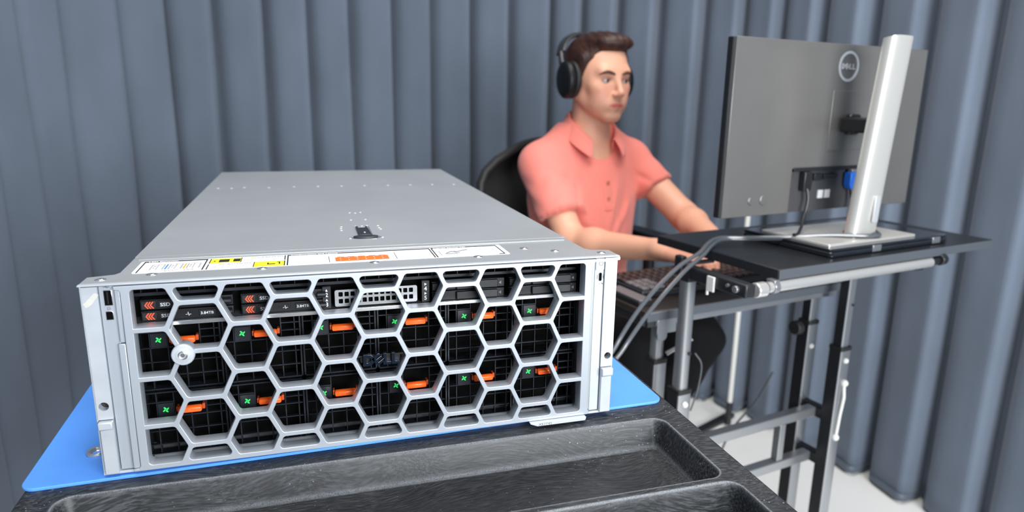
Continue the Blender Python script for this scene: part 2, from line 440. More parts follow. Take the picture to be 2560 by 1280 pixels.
for sx in (-1, 1):
    for y in (-0.46, 0.96):
        g = MB(); x = 0.009 + sx * 0.275; g.box(x - 0.03, x + 0.03, y - 0.03, y + 0.03, -0.72, TOPZ - 0.10); obj('post', g, cartm, cart, bev=0.008)
        g = MB(); g.cyl((x, y, -0.79), (x, y, -0.72), 0.012); g.cyl((x - 0.02, y, -0.816), (x + 0.02, y, -0.816), 0.062, n=32); obj('caster', g, M['rubber'], cart, bev=0.004)
g = MB(); g.box(-0.300, 0.319, -0.5, 1.0, -0.70, -0.66); obj('lower_shelf', g, cartm, cart, bev=0.01)

# ============================================================ blue mat and eyelet
mp_ = []
def corner(cx, cy, r, a0, a1, n=8):
    return [(cx + r * math.cos(math.radians(a0 + (a1 - a0) * k / n)), cy + r * math.sin(math.radians(a0 + (a1 - a0) * k / n))) for k in range(n + 1)]
mp_ += corner(-0.2925, 0.0085, 0.013, 180, 268.6) + corner(0.300, 0.0238, 0.013, 271.4, 360) + corner(0.301, 0.60, 0.012, 0, 90) + corner(-0.2985, 0.59, 0.014, 90, 180)
bmat = thing('work_mat', 'bright blue antistatic work mat under the silver server', 'mat', (0, 0.3, -0.0045))
g = MB(); g.prism(mp_, 'z', -0.0045, -0.0015); obj('mat_sheet', g, M['mat_blue'], bmat, bev=0.0008)
g = MB()
secs = []
for a, b_ in ((0.0088, 0.0), (0.0094, 0.0018), (0.0082, 0.0032), (0.0064, 0.0027), (0.0054, 0.0008), (0.0045, 0.0)):
    secs.append([(-0.258 + a * math.cos(2 * math.pi * k / 32), 0.047 + a * math.sin(2 * math.pi * k / 32), -0.0015 + b_) for k in range(32)])
g.sweep(secs, cap=False); obj('snap_eyelet', g, M['steel_bright'], bmat)

# ============================================================ rack server (metres, x right, y back, z up from the mat)
srv = thing('rack_server', 'silver rack server with a honeycomb front grille lying on the blue mat', 'server', (0, 0.4, -0.0015))
mm_ = 0.001
HS = 0.1732
# chassis shell: bottom, sides, back (hollow at the front)
g = MB()
g.box(-0.2185, 0.2185, 0.012, 0.835, 0.0, 0.002)
g.box(-0.2185, -0.2170, 0.012, 0.835, 0.0, 0.1722)
g.box(0.2170, 0.2185, 0.012, 0.835, 0.0, 0.1722)
g.box(-0.2185, 0.2185, 0.832, 0.835, 0.0, 0.1722)
obj('chassis', g, M['steel'], srv, bev=0.0005)
# interior bulkhead
g = MB(); g.box(-0.2165, 0.2165, 0.075, 0.08, 0.002, 0.170); g.box(-0.2165, 0.2165, 0.040, 0.075, 0.1705, 0.1715)
obj('bulkhead', g, M['void'], srv)
# top cover (behind the seam) with rows of rivet dimples
g = MB(); g.box(-0.2188, 0.2188, 0.0925, 0.836, 0.1718, 0.1735)
cov = obj('top_cover', g, M['steel'], srv, bev=0.0006)
dots = [(-6, 306), (1, 302), (8, 306), (-8, 251), (10, 251), (-22, 207), (-23, 196), (-23, 184), (-5, 208), (2, 208), (8, 209), (21, 206), (21, 193), (22, 184), (-16, 136), (19, 136),
        (-199, 589), (-178, 585), (-159, 592), (-120, 585), (-80, 589), (-41, 587), (-2, 586), (37, 585), (77, 583), (116, 582), (155, 581), (193, 575)]
g = MB()
for x, y in dots:
    k = 1.0 if y < 400 else 1.5
    g.ball((x * mm_, y * mm_, 0.1733), (0.0017 * k, 0.0017 * k, 0.0008), 12, 6)
obj('rivets', g, M['rivet'], cov)
# front hood: top flange with ears
g = MB()
fl = [(-0.2185, 0.0915), (-0.2185, 0.034), (-0.2215, 0.028), (-0.2410, 0.0225), (-0.2412, 0.0), (0.2412, 0.0), (0.2412, 0.0225), (0.2235, 0.027), (0.2185, 0.034), (0.2185, 0.0915)]
g.prism(fl, 'z', 0.1712, 0.1732)
hood = obj('hood', g, M['steel'], srv, bev=0.0006)
g = MB(); g.box(-0.2412, 0.2412, -0.0048, 0.0004, 0.1719, 0.1733); obj('front_lip', g, M['ear'], srv, bev=0.0004)
obj('gap_shade_strip', MB().box(-0.2160, 0.2160, 0.0008, 0.0112, 0.1704, 0.1712), M['void'], srv)  # black strip painted in for the darkness inside the gap
g = MB(); g.box(-0.213, 0.213, 0.078, 0.0895, 0.1730, 0.1741); obj('raised_bead', g, M['steel'], srv, bev=0.0009, seg=3)
# screws on the hood
for (x, y) in ((-191, 21), (-101, 21.5), (-1, 22), (100, 22.5), (156, 48), (184, 30), (228, 12), (-228, 12)):
    g = MB(); x *= mm_; y *= mm_
    g.cyl((x, y, 0.1731), (x, y, 0.1735), 0.0048, 0.0044, 20); g.cyl((x, y, 0.1735), (x, y, 0.1741), 0.0025, 0.0019, 16)
    s_ = obj('screw', g, M['steel_bright'], srv, smooth=50)
    g = MB(); g.box(x - 0.0011, x + 0.0011, y - 0.0003, y + 0.0003, 0.1740, 0.17418); g.box(x - 0.0003, x + 0.0003, y - 0.0011, y + 0.0011, 0.1740, 0.17418)
    obj('screw_recess', g, M['ink'], s_)
# hood labels
LV = 0.17335
lab = obj('instruction_label', MB().prism([(p[0], p[1]) for p in rrect(-0.2085, 0.135, 0.0265, 0.0715, 0.003)], 'z', 0.1731, LV), M['label'], srv)
L1 = LV + 0.00008; L2 = L1 + 0.00006
def bx(g, x0, x1, y0, y1, l=L1): flat_poly(g, [(x0 * mm_, y0 * mm_), (x1 * mm_, y0 * mm_), (x1 * mm_, y1 * mm_), (x0 * mm_, y1 * mm_)], l, 'top')
g = MB()
bx(g, -205.5, -151.5, 66.2, 70); bx(g, -205.5, -204.3, 28, 66.2); bx(g, -152.7, -151.5, 28, 66.2)
bx(g, -149.2, -148.2, 50.5, 69); bx(g, -149.2, -148.2, 28, 47.5); bx(g, -122, -121.2, 50.5, 69); bx(g, -109.6, -108.8, 28, 48); bx(g, -82.8, -81.8, 51, 69.5); bx(g, -82.8, -81.8, 28, 48)
bx(g, -80.2, 59.2, 66.4, 70); bx(g, -80.2, -79, 28, 66.4); bx(g, 58, 59.2, 28, 66.4)
bx(g, 60.6, 130.4, 66.4, 70); bx(g, 60.6, 61.8, 28, 66.4); bx(g, 129.2, 130.4, 30, 66.4); bx(g, 124, 130, 28.5, 31)
bx(g, 21.5, 22.0, 31, 58); bx(g, -42, -41.5, 31, 56)
bx(g, -141, -132, 53.5, 64.5, L2); bx(g, -128.5, -122.3, 54, 65, L2); bx(g, -97.5, -96.3, 35, 42, L2); bx(g, -97.5, -90.5, 35, 38, L2); bx(g, -87.4, -86.2, 35, 44, L2); bx(g, -89, -86.2, 42, 44, L2); bx(g, -145.5, -144, 57, 60, L2)
obj('label_rules', g, M['ink'], lab)
g = MB(); bx(g, -148.2, -122, 50.8, 68.6); bx(g, -108.8, -82.8, 28.3, 47.8)
for cx, cy in ((-111.8, 66.2), (-138.8, 44.6)):
    flat_poly(g, [((cx - 2.2) * mm_, (cy - 1.8) * mm_), ((cx + 2.2) * mm_, (cy - 1.8) * mm_), (cx * mm_, (cy + 2.0) * mm_)], L1, 'top')
obj('yellow_panels', g, M['yellow'], lab)
g = MB(); bx(g, -36, 14.5, 33, 49.5)
for k in range(5): bx(g, -34 + k * 10, -27.5 + k * 10, 49.5, 51.3)
obj('orange_panel', g, M['oprint'], lab)
g = MB()
for k in range(6):
    for zz in (37, 44.5): bx(g, -32 + k * 8, -30.6 + k * 8, zz, zz + 1.4, L2)
obj('panel_marks', g, M['label'], lab)
g = MB()
rd = random.Random(5)
put_text(g, 'WARNING', 4.2 * mm_, -97.0 * mm_, 66.2 * mm_, L1, 'top', sx=1.3)
put_text(g, 'CAUTION', 4.2 * mm_, -124.5 * mm_, 44.6 * mm_, L1, 'top', sx=1.3)
put_text(g, 'Normal', 3.2 * mm_, -179 * mm_, 33 * mm_, L1, 'top', sx=1.3)
put_text(g, 'State', 3.2 * mm_, -179 * mm_, 30 * mm_, L1, 'top', sx=1.3)
put_text(g, 'Fault', 3.2 * mm_, -163.5 * mm_, 34 * mm_, L1, 'top', sx=1.3)
put_text(g, 'State', 3.2 * mm_, -163.5 * mm_, 31 * mm_, L1, 'top', sx=1.3)
for x0 in (-198, -183, -168):
    bx(g, x0 + 1.6, x0 + 2.2, 37, 56); bx(g, x0 + 6.5, x0 + 7.0, 37, 56); bx(g, x0 + 2.2, x0 + 11.5, 55.6, 56.2)
    put_text(g, 'S', 5 * mm_, (x0 + 4.2) * mm_, 50 * mm_, L1, 'top', sx=1.0); put_text(g, 'E', 4 * mm_, (x0 + 4.2) * mm_, 44 * mm_, L1, 'top')
obj('small_print', g, M['grey_ink'], lab)
g = MB()
def squig(x0, x1, ys):
    for y in ys:
        x = x0
        while x < x1 - 1:
            ww = rd.uniform(1.5, 5); bx(g, x, min(x + ww, x1), y, y + 0.8); x += ww + 1.0
squig(-116, -90, (61.5, 58.5, 55.5, 52.5)); squig(-144, -112, (40, 37, 34, 31)); squig(26, 52, (58, 52, 48, 44, 40)); squig(92, 126, (58, 54, 50, 46, 42, 38, 34)); squig(-34, -14, (62,)); squig(-4, 18, (62,)); squig(-76, -62, (62,)); squig(-54, -44, (60, 44))
for x0 in (-198, -183, -168): bx(g, x0 + 11.3, x0 + 12.6, 37, 56)
bx(g, 66, 67, 36, 54); bx(g, 66, 82, 35, 36); bx(g, 82, 82.8, 36, 54); bx(g, 66, 82, 54, 54.8)
obj('fine_print', g, M['lgrey_ink'], lab)
g = MB(); bx(g, -184.4, -183.0, 37, 56); obj('blue_bar', g, M['bprint'], lab)
g = MB(); bx(g, -169.2, -167.8, 37, 56); obj('amber_bar', g, mat('amber_print', (0.95, 0.42, 0.03), 0.5), lab)
g = MB()
put_text(g, 'LED Behavior', 4.3 * mm_, -202 * mm_, 68.0 * mm_, L2, 'top', align='LEFT', sx=1.05, off=0.00008)
put_text(g, 'Configuration and Layout', 4.3 * mm_, -77 * mm_, 68.1 * mm_, L2, 'top', align='LEFT', sx=1.0, off=0.00008)
put_text(g, 'Express Service Tag', 4.3 * mm_, 63 * mm_, 68.1 * mm_, L2, 'top', align='LEFT', sx=0.98, off=0.00008)
obj('heading_text', g, M['label'], lab)
g = MB()
g.tube([(0.073, 0.044, L2), (0.078, 0.049, L2), (0.084, 0.047, L2), (0.090, 0.052, L2), (0.096, 0.054, L2)], 0.0006, 6)
g.tube([(0.071, 0.041, L2), (0.075, 0.039, L2), (0.080, 0.041, L2), (0.086, 0.043, L2)], 0.0005, 6)
obj('hand_diagram', g, M['grey_ink'], lab)

# cover release latch
lt = MB()
lt.prism([(-0.0062, 0.198), (-0.0062, 0.146), (0.0085, 0.146), (0.0070, 0.198), (0.0052, 0.198), (0.0048, 0.189), (-0.0032, 0.189), (-0.0036, 0.198)], 'z', 0.1736, 0.1756)
ov = [(0.0008 + 0.0134 * math.cos(2 * math.pi * k / 40), 0.1372 + 0.0062 * math.sin(2 * math.pi * k / 40)) for k in range(40)]
lt.prism(ov, 'z', 0.1736, 0.1757)
lat = obj('cover_latch', lt, mat('latch_black', (0.018, 0.021, 0.027), 0.35), srv, bev=0.0006)
obj('latch_window', MB().box(-0.0030, 0.0047, 0.189, 0.198, 0.1736, 0.1740), M['label'], lat)
obj('lock_pin', MB().cyl((0.0010, 0.153, 0.1764), (0.0010, 0.153, 0.1769), 0.0011), M['label'], lat)
g = MB(); g.prism([(-0.018, 0.137), (-0.006, 0.130), (0.012, 0.130), (0.020, 0.137), (0.014, 0.148), (-0.006, 0.148)], 'z', 0.1735, 0.1737); g.box(0.0086, 0.0100, 0.148, 0.202, 0.1735, 0.1738)
obj('latch_surround', g, M['steel_bright'], lat)

# ---- mounting ears and control panels
def strip(name, x0, x1, z0, z1, y0, mt, y1=0.010, bev=0.0004): return obj(name, MB().box(x0, x1, y0, y1, z0, z1), mt, srv, bev=bev)
obj('ear_plate', MB().box(-0.2412, -0.2398, 0.0, 0.022, 0.0, 0.1712), M['ear'], srv, bev=0.0004)
# left ear, its lower handle, and the port strip
def drilled(x0, x1, z0, z1, hx, hz, r, y0, y1):
    g = MB()
    cs = [(x0, z0), (x1, z0), (x1, z1), (x0, z1)]
    angs = sorted([2 * math.pi * k / 36 for k in range(36)] + [math.atan2(c[1] - hz, c[0] - hx) % (2 * math.pi) for c in cs])
    n = len(angs); inner = []; outer = []
    for t in angs:
        c, s = math.cos(t), math.sin(t); ks = []
        if c > 1e-9: ks.append((x1 - hx) / c)
        if c < -1e-9: ks.append((x0 - hx) / c)
        if s > 1e-9: ks.append((z1 - hz) / s)
        if s < -1e-9: ks.append((z0 - hz) / s)
        q = min(ks); outer.append((hx + c * q, hz + s * q)); inner.append((hx + r * c, hz + r * s))
    vs = [(p[0], y0, p[1]) for p in inner] + [(p[0], y0, p[1]) for p in outer] + [(p[0], y1, p[1]) for p in inner] + [(p[0], y1, p[1]) for p in outer]
    fs = []
    for k in range(n):
        j = (k + 1) % n
        fs += [(k, j, n + j, n + k), (k, 2 * n + k, 2 * n + j, j), (n + k, n + j, 3 * n + j, 3 * n + k)]
    g.add(vs, fs); return g
obj('mounting_ear', drilled(-0.2395, -0.2278, 0.053, 0.1706, -0.2340, 0.0650, 0.0039, -0.0015, 0.008), M['ear'], srv, smooth=0)
strip('ear_hole_back', -0.239, -0.229, 0.058, 0.072, 0.006, M['black'])
g = MB(); g.prism([(-0.0065, 0.0520), (-0.0065, 0.0455), (-0.0030, 0.0440), (-0.0030, 0.0015), (0.008, 0.0015), (0.008, 0.0520)], 'x', -0.2392, -0.2282)
obj('release_handle', g, M['ear'], srv, bev=0.0008)
strip('port_panel', -0.2272, -0.2155, 0.0035, 0.1704, 0.0005, M['bezel'])
# usb port
usb = obj('usb_port', MB().box(-0.2242, -0.2176, 0.0, 0.002, 0.1535, 0.1672), M['steel_bright'], srv, bev=0.0004)
obj('port_opening', MB().box(-0.2237, -0.2181, -0.0001, 0.001, 0.1541, 0.1666), M['void'], usb)
obj('contact_tongue', MB().box(-0.2216, -0.2206, -0.0003, 0.001, 0.1552, 0.1655), M['plate_dark'], usb)
dp = obj('display_port', MB().prism([(-0.2242, 0.1410), (-0.2182, 0.1410), (-0.2182, 0.1480), (-0.2192, 0.1490), (-0.2242, 0.1490)], 'y', 0.0, 0.002), M['steel_bright'], srv, bev=0.0004)
obj('port_opening', MB().prism([(-0.2237, 0.1416), (-0.2187, 0.1416), (-0.2187, 0.1477), (-0.2194, 0.1484), (-0.2237, 0.1484)], 'y', -0.0001, 0.001), M['void'], dp)
g = MB()
def stroke(g, pts, r=0.00022, y=0.0001): g.tube([(p[0], y, p[1]) for p in pts], r, 5)
stroke(g, [(-0.2238, 0.1697), (-0.2190, 0.1697)]); stroke(g, [(-0.2225, 0.1697), (-0.2212, 0.1705), (-0.2204, 0.1705)]); stroke(g, [(-0.2220, 0.1697), (-0.2208, 0.1690), (-0.2200, 0.1690)])
stroke(g, [(-0.2222, 0.1500), (-0.2222, 0.1522), (-0.2208, 0.1522), (-0.2200, 0.1511), (-0.2208, 0.1503), (-0.2222, 0.1503)])
obj('port_symbols', g, M['grey_ink'], srv)
g = MB(); g.add([(-0.2392, -0.0018, 0.1565), (-0.2300, -0.0019, 0.1660), (-0.2270, -0.0019, 0.1640), (-0.2330, -0.0018, 0.1555), (-0.2372, -0.0018, 0.1530)], [(0, 1, 2, 3, 4)])
obj('tape_residue', g, M['tape'], srv)
# right side
strip('control_panel', 0.2168, 0.2268, 0.0035, 0.1704, 0.0008, M['ear'])
obj('mounting_ear', drilled(0.2272, 0.2404, 0.053, 0.1706, 0.2345, 0.0648, 0.0037, -0.0015, 0.008), M['ear'], srv, smooth=0)
strip('ear_hole_back', 0.229, 0.2395, 0.058, 0.072, 0.006, M['black'])
g = MB(); g.prism([(-0.0065, 0.0520), (-0.0065, 0.0440), (-0.0030, 0.0425), (-0.0030, 0.0015), (0.008, 0.0015), (0.008, 0.0520)], 'x', 0.2276, 0.2398)
obj('release_handle', g, M['ear'], srv, bev=0.0008)
obj('ear_plate', MB().box(0.2400, 0.2412, 0.0, 0.022, 0.0, 0.1712), M['ear'], srv, bev=0.0004)
pb = obj('power_button', MB().box(0.2172, 0.2266, -0.0004, 0.002, 0.1582, 0.1702), M['ear'], srv, bev=0.0004)
g = MB(); cx, cz = 0.2228, 0.1650
stroke(g, [(cx + 0.0021 * math.sin(math.radians(a)), cz + 0.0021 * math.cos(math.radians(a))) for a in range(35, 330, 15)], 0.0002, -0.0005)
stroke(g, [(cx, cz + 0.0006), (cx, cz + 0.0026)], 0.0002, -0.0005); obj('power_symbol', g, M['grey_ink'], pb)
uc = obj('usb_c_port', MB().prism(rrect(0.2211, 0.2246, 0.1460, 0.1556, 0.0016), 'y', 0.0002, 0.002), M['steel_bright'], srv)
obj('port_opening', MB().prism(rrect(0.2215, 0.2242, 0.1466, 0.1550, 0.0013), 'y', -0.0001, 0.001), M['void'], uc)
g = MB(); stroke(g, [(0.2262, 0.1487), (0.2262, 0.1532)], 0.00018, 0.0005); stroke(g, [(0.2262, 0.1500), (0.2255, 0.1510)], 0.00018, 0.0005); stroke(g, [(0.2262, 0.1510), (0.2267, 0.1520)], 0.00018, 0.0005)
stroke(g, [(0.2246, 0.1443), (0.2262, 0.1428)], 0.0004, 0.0005); g.box(0.2194, 0.2199, 0.0005, 0.001, 0.1482, 0.1530); g.cyl((0.2225, 0.0005, 0.1432), (0.2225, 0.001, 0.1432), 0.0004, n=10)
obj('port_symbols', g, M['grey_ink'], srv)
obj('paper_sticker', MB().box(0.2198, 0.2246, 0.0003, 0.0009, 0.1345, 0.1405), M['label'], srv)
g = MB(); g.box(0.2166, 0.2180, -0.0002, 0.002, 0.131, 0.1582); obj('side_clip', g, M['tape'], srv)
g = MB(); g.add([(0.2160, -0.0018, 0.1695), (0.2430, -0.0022, 0.1712), (0.2428, -0.0022, 0.1680), (0.2280, -0.0019, 0.1668), (0.2160, -0.0018, 0.1672)], [(0, 1, 2, 3, 4)])
obj('clear_tape', g, M['tape'], srv)

# ---- honeycomb bezel
PX, PZ, ZT = 0.03839, 0.0441, 0.1756
XL, XR, ZB, ZU = -0.2037, 0.2037, 0.0072, 0.1674
YF = -0.0056
def clip(poly, nx, nz, d):           # keep nx*x + nz*z <= d
    out = []
    for i in range(len(poly)):
        a, b_ = poly[i], poly[(i + 1) % len(poly)]
        da = nx * a[0] + nz * a[1] - d; db = nx * b_[0] + nz * b_[1] - d
        if da <= 0: out.append(a)
        if da * db < 0:
            t = da / (da - db); out.append((a[0] + (b_[0] - a[0]) * t, a[1] + (b_[1] - a[1]) * t))
    return out
def inset(poly, t):
    out = poly[:]
    n = len(poly); ar = sum(poly[i][0] * poly[(i + 1) % n][1] - poly[(i + 1) % n][0] * poly[i][1] for i in range(n))
    if ar < 0: poly = poly[::-1]
    res = [( -1, -1), (1, -1), (1, 1), (-1, 1)]
    res = list(poly)
    for i in range(n):
        a, b_ = poly[i], poly[(i + 1) % n]; dx, dz = b_[0] - a[0], b_[1] - a[1]; l = math.hypot(dx, dz)
        nx, nz = dz / l, -dx / l; res = clip(res, nx, nz, nx * a[0] + nz * a[1] - t)
    return res
def fillet(poly, r, n=5):
    out = []; N = len(poly)
    # drop duplicate points
    poly = [p for i, p in enumerate(poly) if math.hypot(p[0] - poly[i - 1][0], p[1] - poly[i - 1][1]) > 1e-5]; N = len(poly)
    for i in range(N):
        p0, p, p1 = Vector(poly[i - 1]), Vector(poly[i]), Vector(poly[(i + 1) % N])
        a = (p0 - p); b_ = (p1 - p); la, lb = a.length, b_.length; a.normalize(); b_.normalize()
        ang = math.acos(max(-1, min(1, a.dot(b_))))
        d = min(r / math.tan(ang / 2), la * 0.45, lb * 0.45); rr_ = d * math.tan(ang / 2)
        cen = p + (a + b_).normalized() * (rr_ / math.sin(ang / 2))
        s_, e_ = p + a * d, p + b_ * d
        a0 = math.atan2(s_.y - cen.y, s_.x - cen.x); a1 = math.atan2(e_.y - cen.y, e_.x - cen.x)
        da = (a1 - a0 + math.pi) % (2 * math.pi) - math.pi
        for k in range(n + 1): t = a0 + da * k / n; out.append((cen.x + rr_ * math.cos(t), cen.y + rr_ * math.sin(t)))
    return out
holes = []
for c in range(11):
    x = (c - 5) * PX
    if c % 2 == 0: rows, hv, hc = [ZT - (r + 0.5) * PZ for r in range(4)], PX - 0.0153, 0.0130
    else: rows, hv, hc = [ZT - r * PZ for r in range(5)], PX - 0.0130, 0.0153
    for zc in rows:
        p = [(x + hv, zc), (x + hc, zc + PZ / 2), (x - hc, zc + PZ / 2), (x - hv, zc), (x - hc, zc - PZ / 2), (x + hc, zc - PZ / 2)]
        p = inset(p, 0.00205)
        for cl in ((1, 0, XR), (-1, 0, -XL), (0, 1, ZU), (0, -1, -ZB)): p = clip(p, *cl)
        if len(p) < 3: continue
        if max(q[1] for q in p) - min(q[1] for q in p) < 0.004: continue
        holes.append(fillet(p, 0.0034))
def plate(name, outer, holes, y0, y1, bevel, mt, parent):
    cu = bpy.data.curves.new('plate', 'CURVE'); cu.dimensions = '2D'; cu.fill_mode = 'BOTH'
    cu.extrude = (y1 - y0) / 2 - bevel; cu.bevel_depth = bevel; cu.bevel_resolution = 2; cu.offset = -bevel
    for poly in [outer] + holes:
        sp = cu.splines.new('POLY'); sp.points.add(len(poly) - 1); sp.use_cyclic_u = True
        for k, p in enumerate(poly): sp.points[k].co = (p[0], p[1], 0, 1)
    o = bpy.data.objects.new('plate', cu); C.objects.link(o); bpy.context.view_layer.update()
    me = bpy.data.meshes.new_from_object(o.evaluated_get(bpy.context.evaluated_depsgraph_get()))
    g = MB(); yc = (y0 + y1) / 2
    g.add([(v.co.x, yc - v.co.z, v.co.y) for v in me.vertices], [tuple(p.vertices) for p in me.polygons])
    bpy.data.objects.remove(o); bpy.data.curves.remove(cu); bpy.data.meshes.remove(me)
    return obj(name, g, mt, parent, smooth=30)
outer = [(-0.2150, 0.1709), (-0.2150, 0.1682), (-0.2112, 0.1674), (-0.2105, 0.1660), (-0.2105, 0.0075), (-0.2120, 0.0050), (-0.2160, 0.0045), (-0.2160, 0.0026),
         (0.2128, 0.0026), (0.2145, 0.0046), (0.2120, 0.0100), (0.2112, 0.1600), (0.2140, 0.1672), (0.2150, 0.1700), (0.2146, 0.1709)]
bez_ = plate('honeycomb_bezel', outer[::-1], holes, YF, YF + 0.0140, 0.0005, M['bezel'], srv)
# side returns of the bezel, left lip in two pieces and right channel
obj('bezel_side_lip', MB().box(-0.2152, -0.2112, -0.0030, 0.006, 0.1215, 0.1680), M['bezel'], srv, bev=0.0006)
obj('bezel_side_lip', MB().box(-0.2165, -0.2112, -0.0040, 0.006, 0.0052, 0.1205), M['bezel'], srv, bev=0.0006)
obj('bezel_side_lip', MB().box(0.2120, 0.2165, 0.0000, 0.006, 0.0052, 0.1680), M['steel'], srv, bev=0.0006)
# bezel lock
g = MB(); ring = []
for r, y in ((0.0094, YF - 0.0004), (0.0094, YF - 0.0030), (0.0086, YF - 0.0042), (0.0058, YF - 0.0044), (0.0056, YF - 0.0048), (0.0040, YF - 0.0050), (0.0038, YF - 0.0036), (0.0001, YF - 0.0036)):
    ring.append([(-0.1675 + r * math.cos(2 * math.pi * k / 40), y, 0.1082 + r * math.sin(2 * math.pi * k / 40)) for k in range(40)])
g.sweep(ring, cap=False); lock = obj('bezel_lock', g, M['ear'], srv, smooth=25)
g = MB(); rg = []
for r, y in ((0.0037, YF - 0.0037), (0.0037, YF - 0.0047), (0.0031, YF - 0.0049), (0.0027, YF - 0.0047), (0.0027, YF - 0.0037)):
    rg.append([(-0.1675 + r * math.cos(2 * math.pi * k / 32), y, 0.1082 + r * math.sin(2 * math.pi * k / 32)) for k in range(32)])
g.sweep(rg, cap=False); g.cyl((-0.1675, YF - 0.0036, 0.1082), (-0.1675, YF - 0.0046, 0.1082), 0.0019); g.box(-0.1679, -0.1671, YF - 0.0050, YF - 0.0036, 0.1108, 0.1122)
obj('key_barrel', g, M['steel_bright'], lock)
obj('lock_housing', MB().cyl((-0.1675, YF + 0.012, 0.1082), (-0.1675, YF, 0.1082), 0.0080), M['bezel'], lock)
# emblem in the middle cell
zc = 0.0862
def letter(poly_, hole_=None):
    ar = sum(poly_[i][0] * poly_[(i + 1) % len(poly_)][1] - poly_[(i + 1) % len(poly_)][0] * poly_[i][1] for i in range(len(poly_)))
    plate('emblem_letter', poly_ if ar > 0 else poly_[::-1], [hole_] if hole_ else [], YF - 0.0006, YF + 0.004, 0.0002, M['logo'], srv)
hh = 0.0056
letter([(-0.0166, zc - hh), (-0.0125, zc - hh)] + [(-0.0125 + 0.0062 * math.cos(math.radians(t)), zc + hh * math.sin(math.radians(t))) for t in range(-80, 81, 10)] + [(-0.0125, zc + hh), (-0.0166, zc + hh)],
       [(-0.0136, zc + 0.0026), (-0.0125, zc + 0.0026)] + [(-0.0125 + 0.0032 * math.cos(math.radians(t)), zc + 0.0026 * math.sin(math.radians(t))) for t in range(70, -71, -20)] + [(-0.0125, zc - 0.0026), (-0.0136, zc - 0.0026)])
ca, sa = math.cos(math.radians(38)), math.sin(math.radians(38))
def rot(px_, pz_): return (-0.0030 + px_ * ca - pz_ * sa, zc + px_ * sa + pz_ * ca)
letter([rot(*p) for p in ((-0.0044, -0.0048), (0.0044, -0.0048), (0.0044, -0.0024), (-0.0014, -0.0024), (-0.0014, -0.0012), (0.0044, -0.0012), (0.0044, 0.0012), (-0.0014, 0.0012), (-0.0014, 0.0024), (0.0044, 0.0024), (0.0044, 0.0048), (-0.0044, 0.0048))])
for x in (0.0018, 0.0096): letter([(x, zc - hh), (x + 0.0072, zc - hh), (x + 0.0072, zc - hh + 0.0028), (x + 0.0030, zc - hh + 0.0028), (x + 0.0030, zc + hh), (x, zc + hh)])
g = MB(); g.box(-0.0250, -0.0150, YF + 0.0034, YF + 0.0055, zc + 0.0020, zc + 0.0034); g.box(0.0100, 0.0250, YF + 0.0034, YF + 0.0055, zc + 0.0020, zc + 0.0034); g.box(-0.0190, 0.0180, YF + 0.004, YF + 0.006, zc - 0.0035, zc + 0.0034)
obj('emblem_mount', g, M['carrier'], srv, bev=0.0003)
# bottom rail of the chassis seen behind the bezel
g = MB(); g.box(-0.2165, 0.2165, 0.004, 0.020, 0.0, 0.0048); g.box(-0.2035, 0.2035, 0.009, 0.014, 0.0048, 0.0068)
obj('bottom_rail', g, M['ear'], srv, bev=0.0005)
g = MB(); g.box(-0.2412, 0.2405, -0.0006, 0.012, 0.0001, 0.0024); obj('bottom_lip', g, M['ear'], srv, bev=0.0005)
# pull-out tag below the right corner
tg = MB(); tg.prism([(0.1555, -0.0015), (0.2080, -0.0015), (0.2090, -0.0005), (0.2095, 0.0022), (0.1480, 0.0022), (0.1480, 0.0016)], 'y', -0.0105, -0.0040)
tagp = obj('pull_out_tag', tg, M['ear'], srv, bev=0.0004)
g = MB(); put_text(g, 'XE7745', 0.0040, 0.1640, 0.0004, -0.01062, 'front', sx=1.15); obj('tag_text', g, M['grey_ink'], tagp)

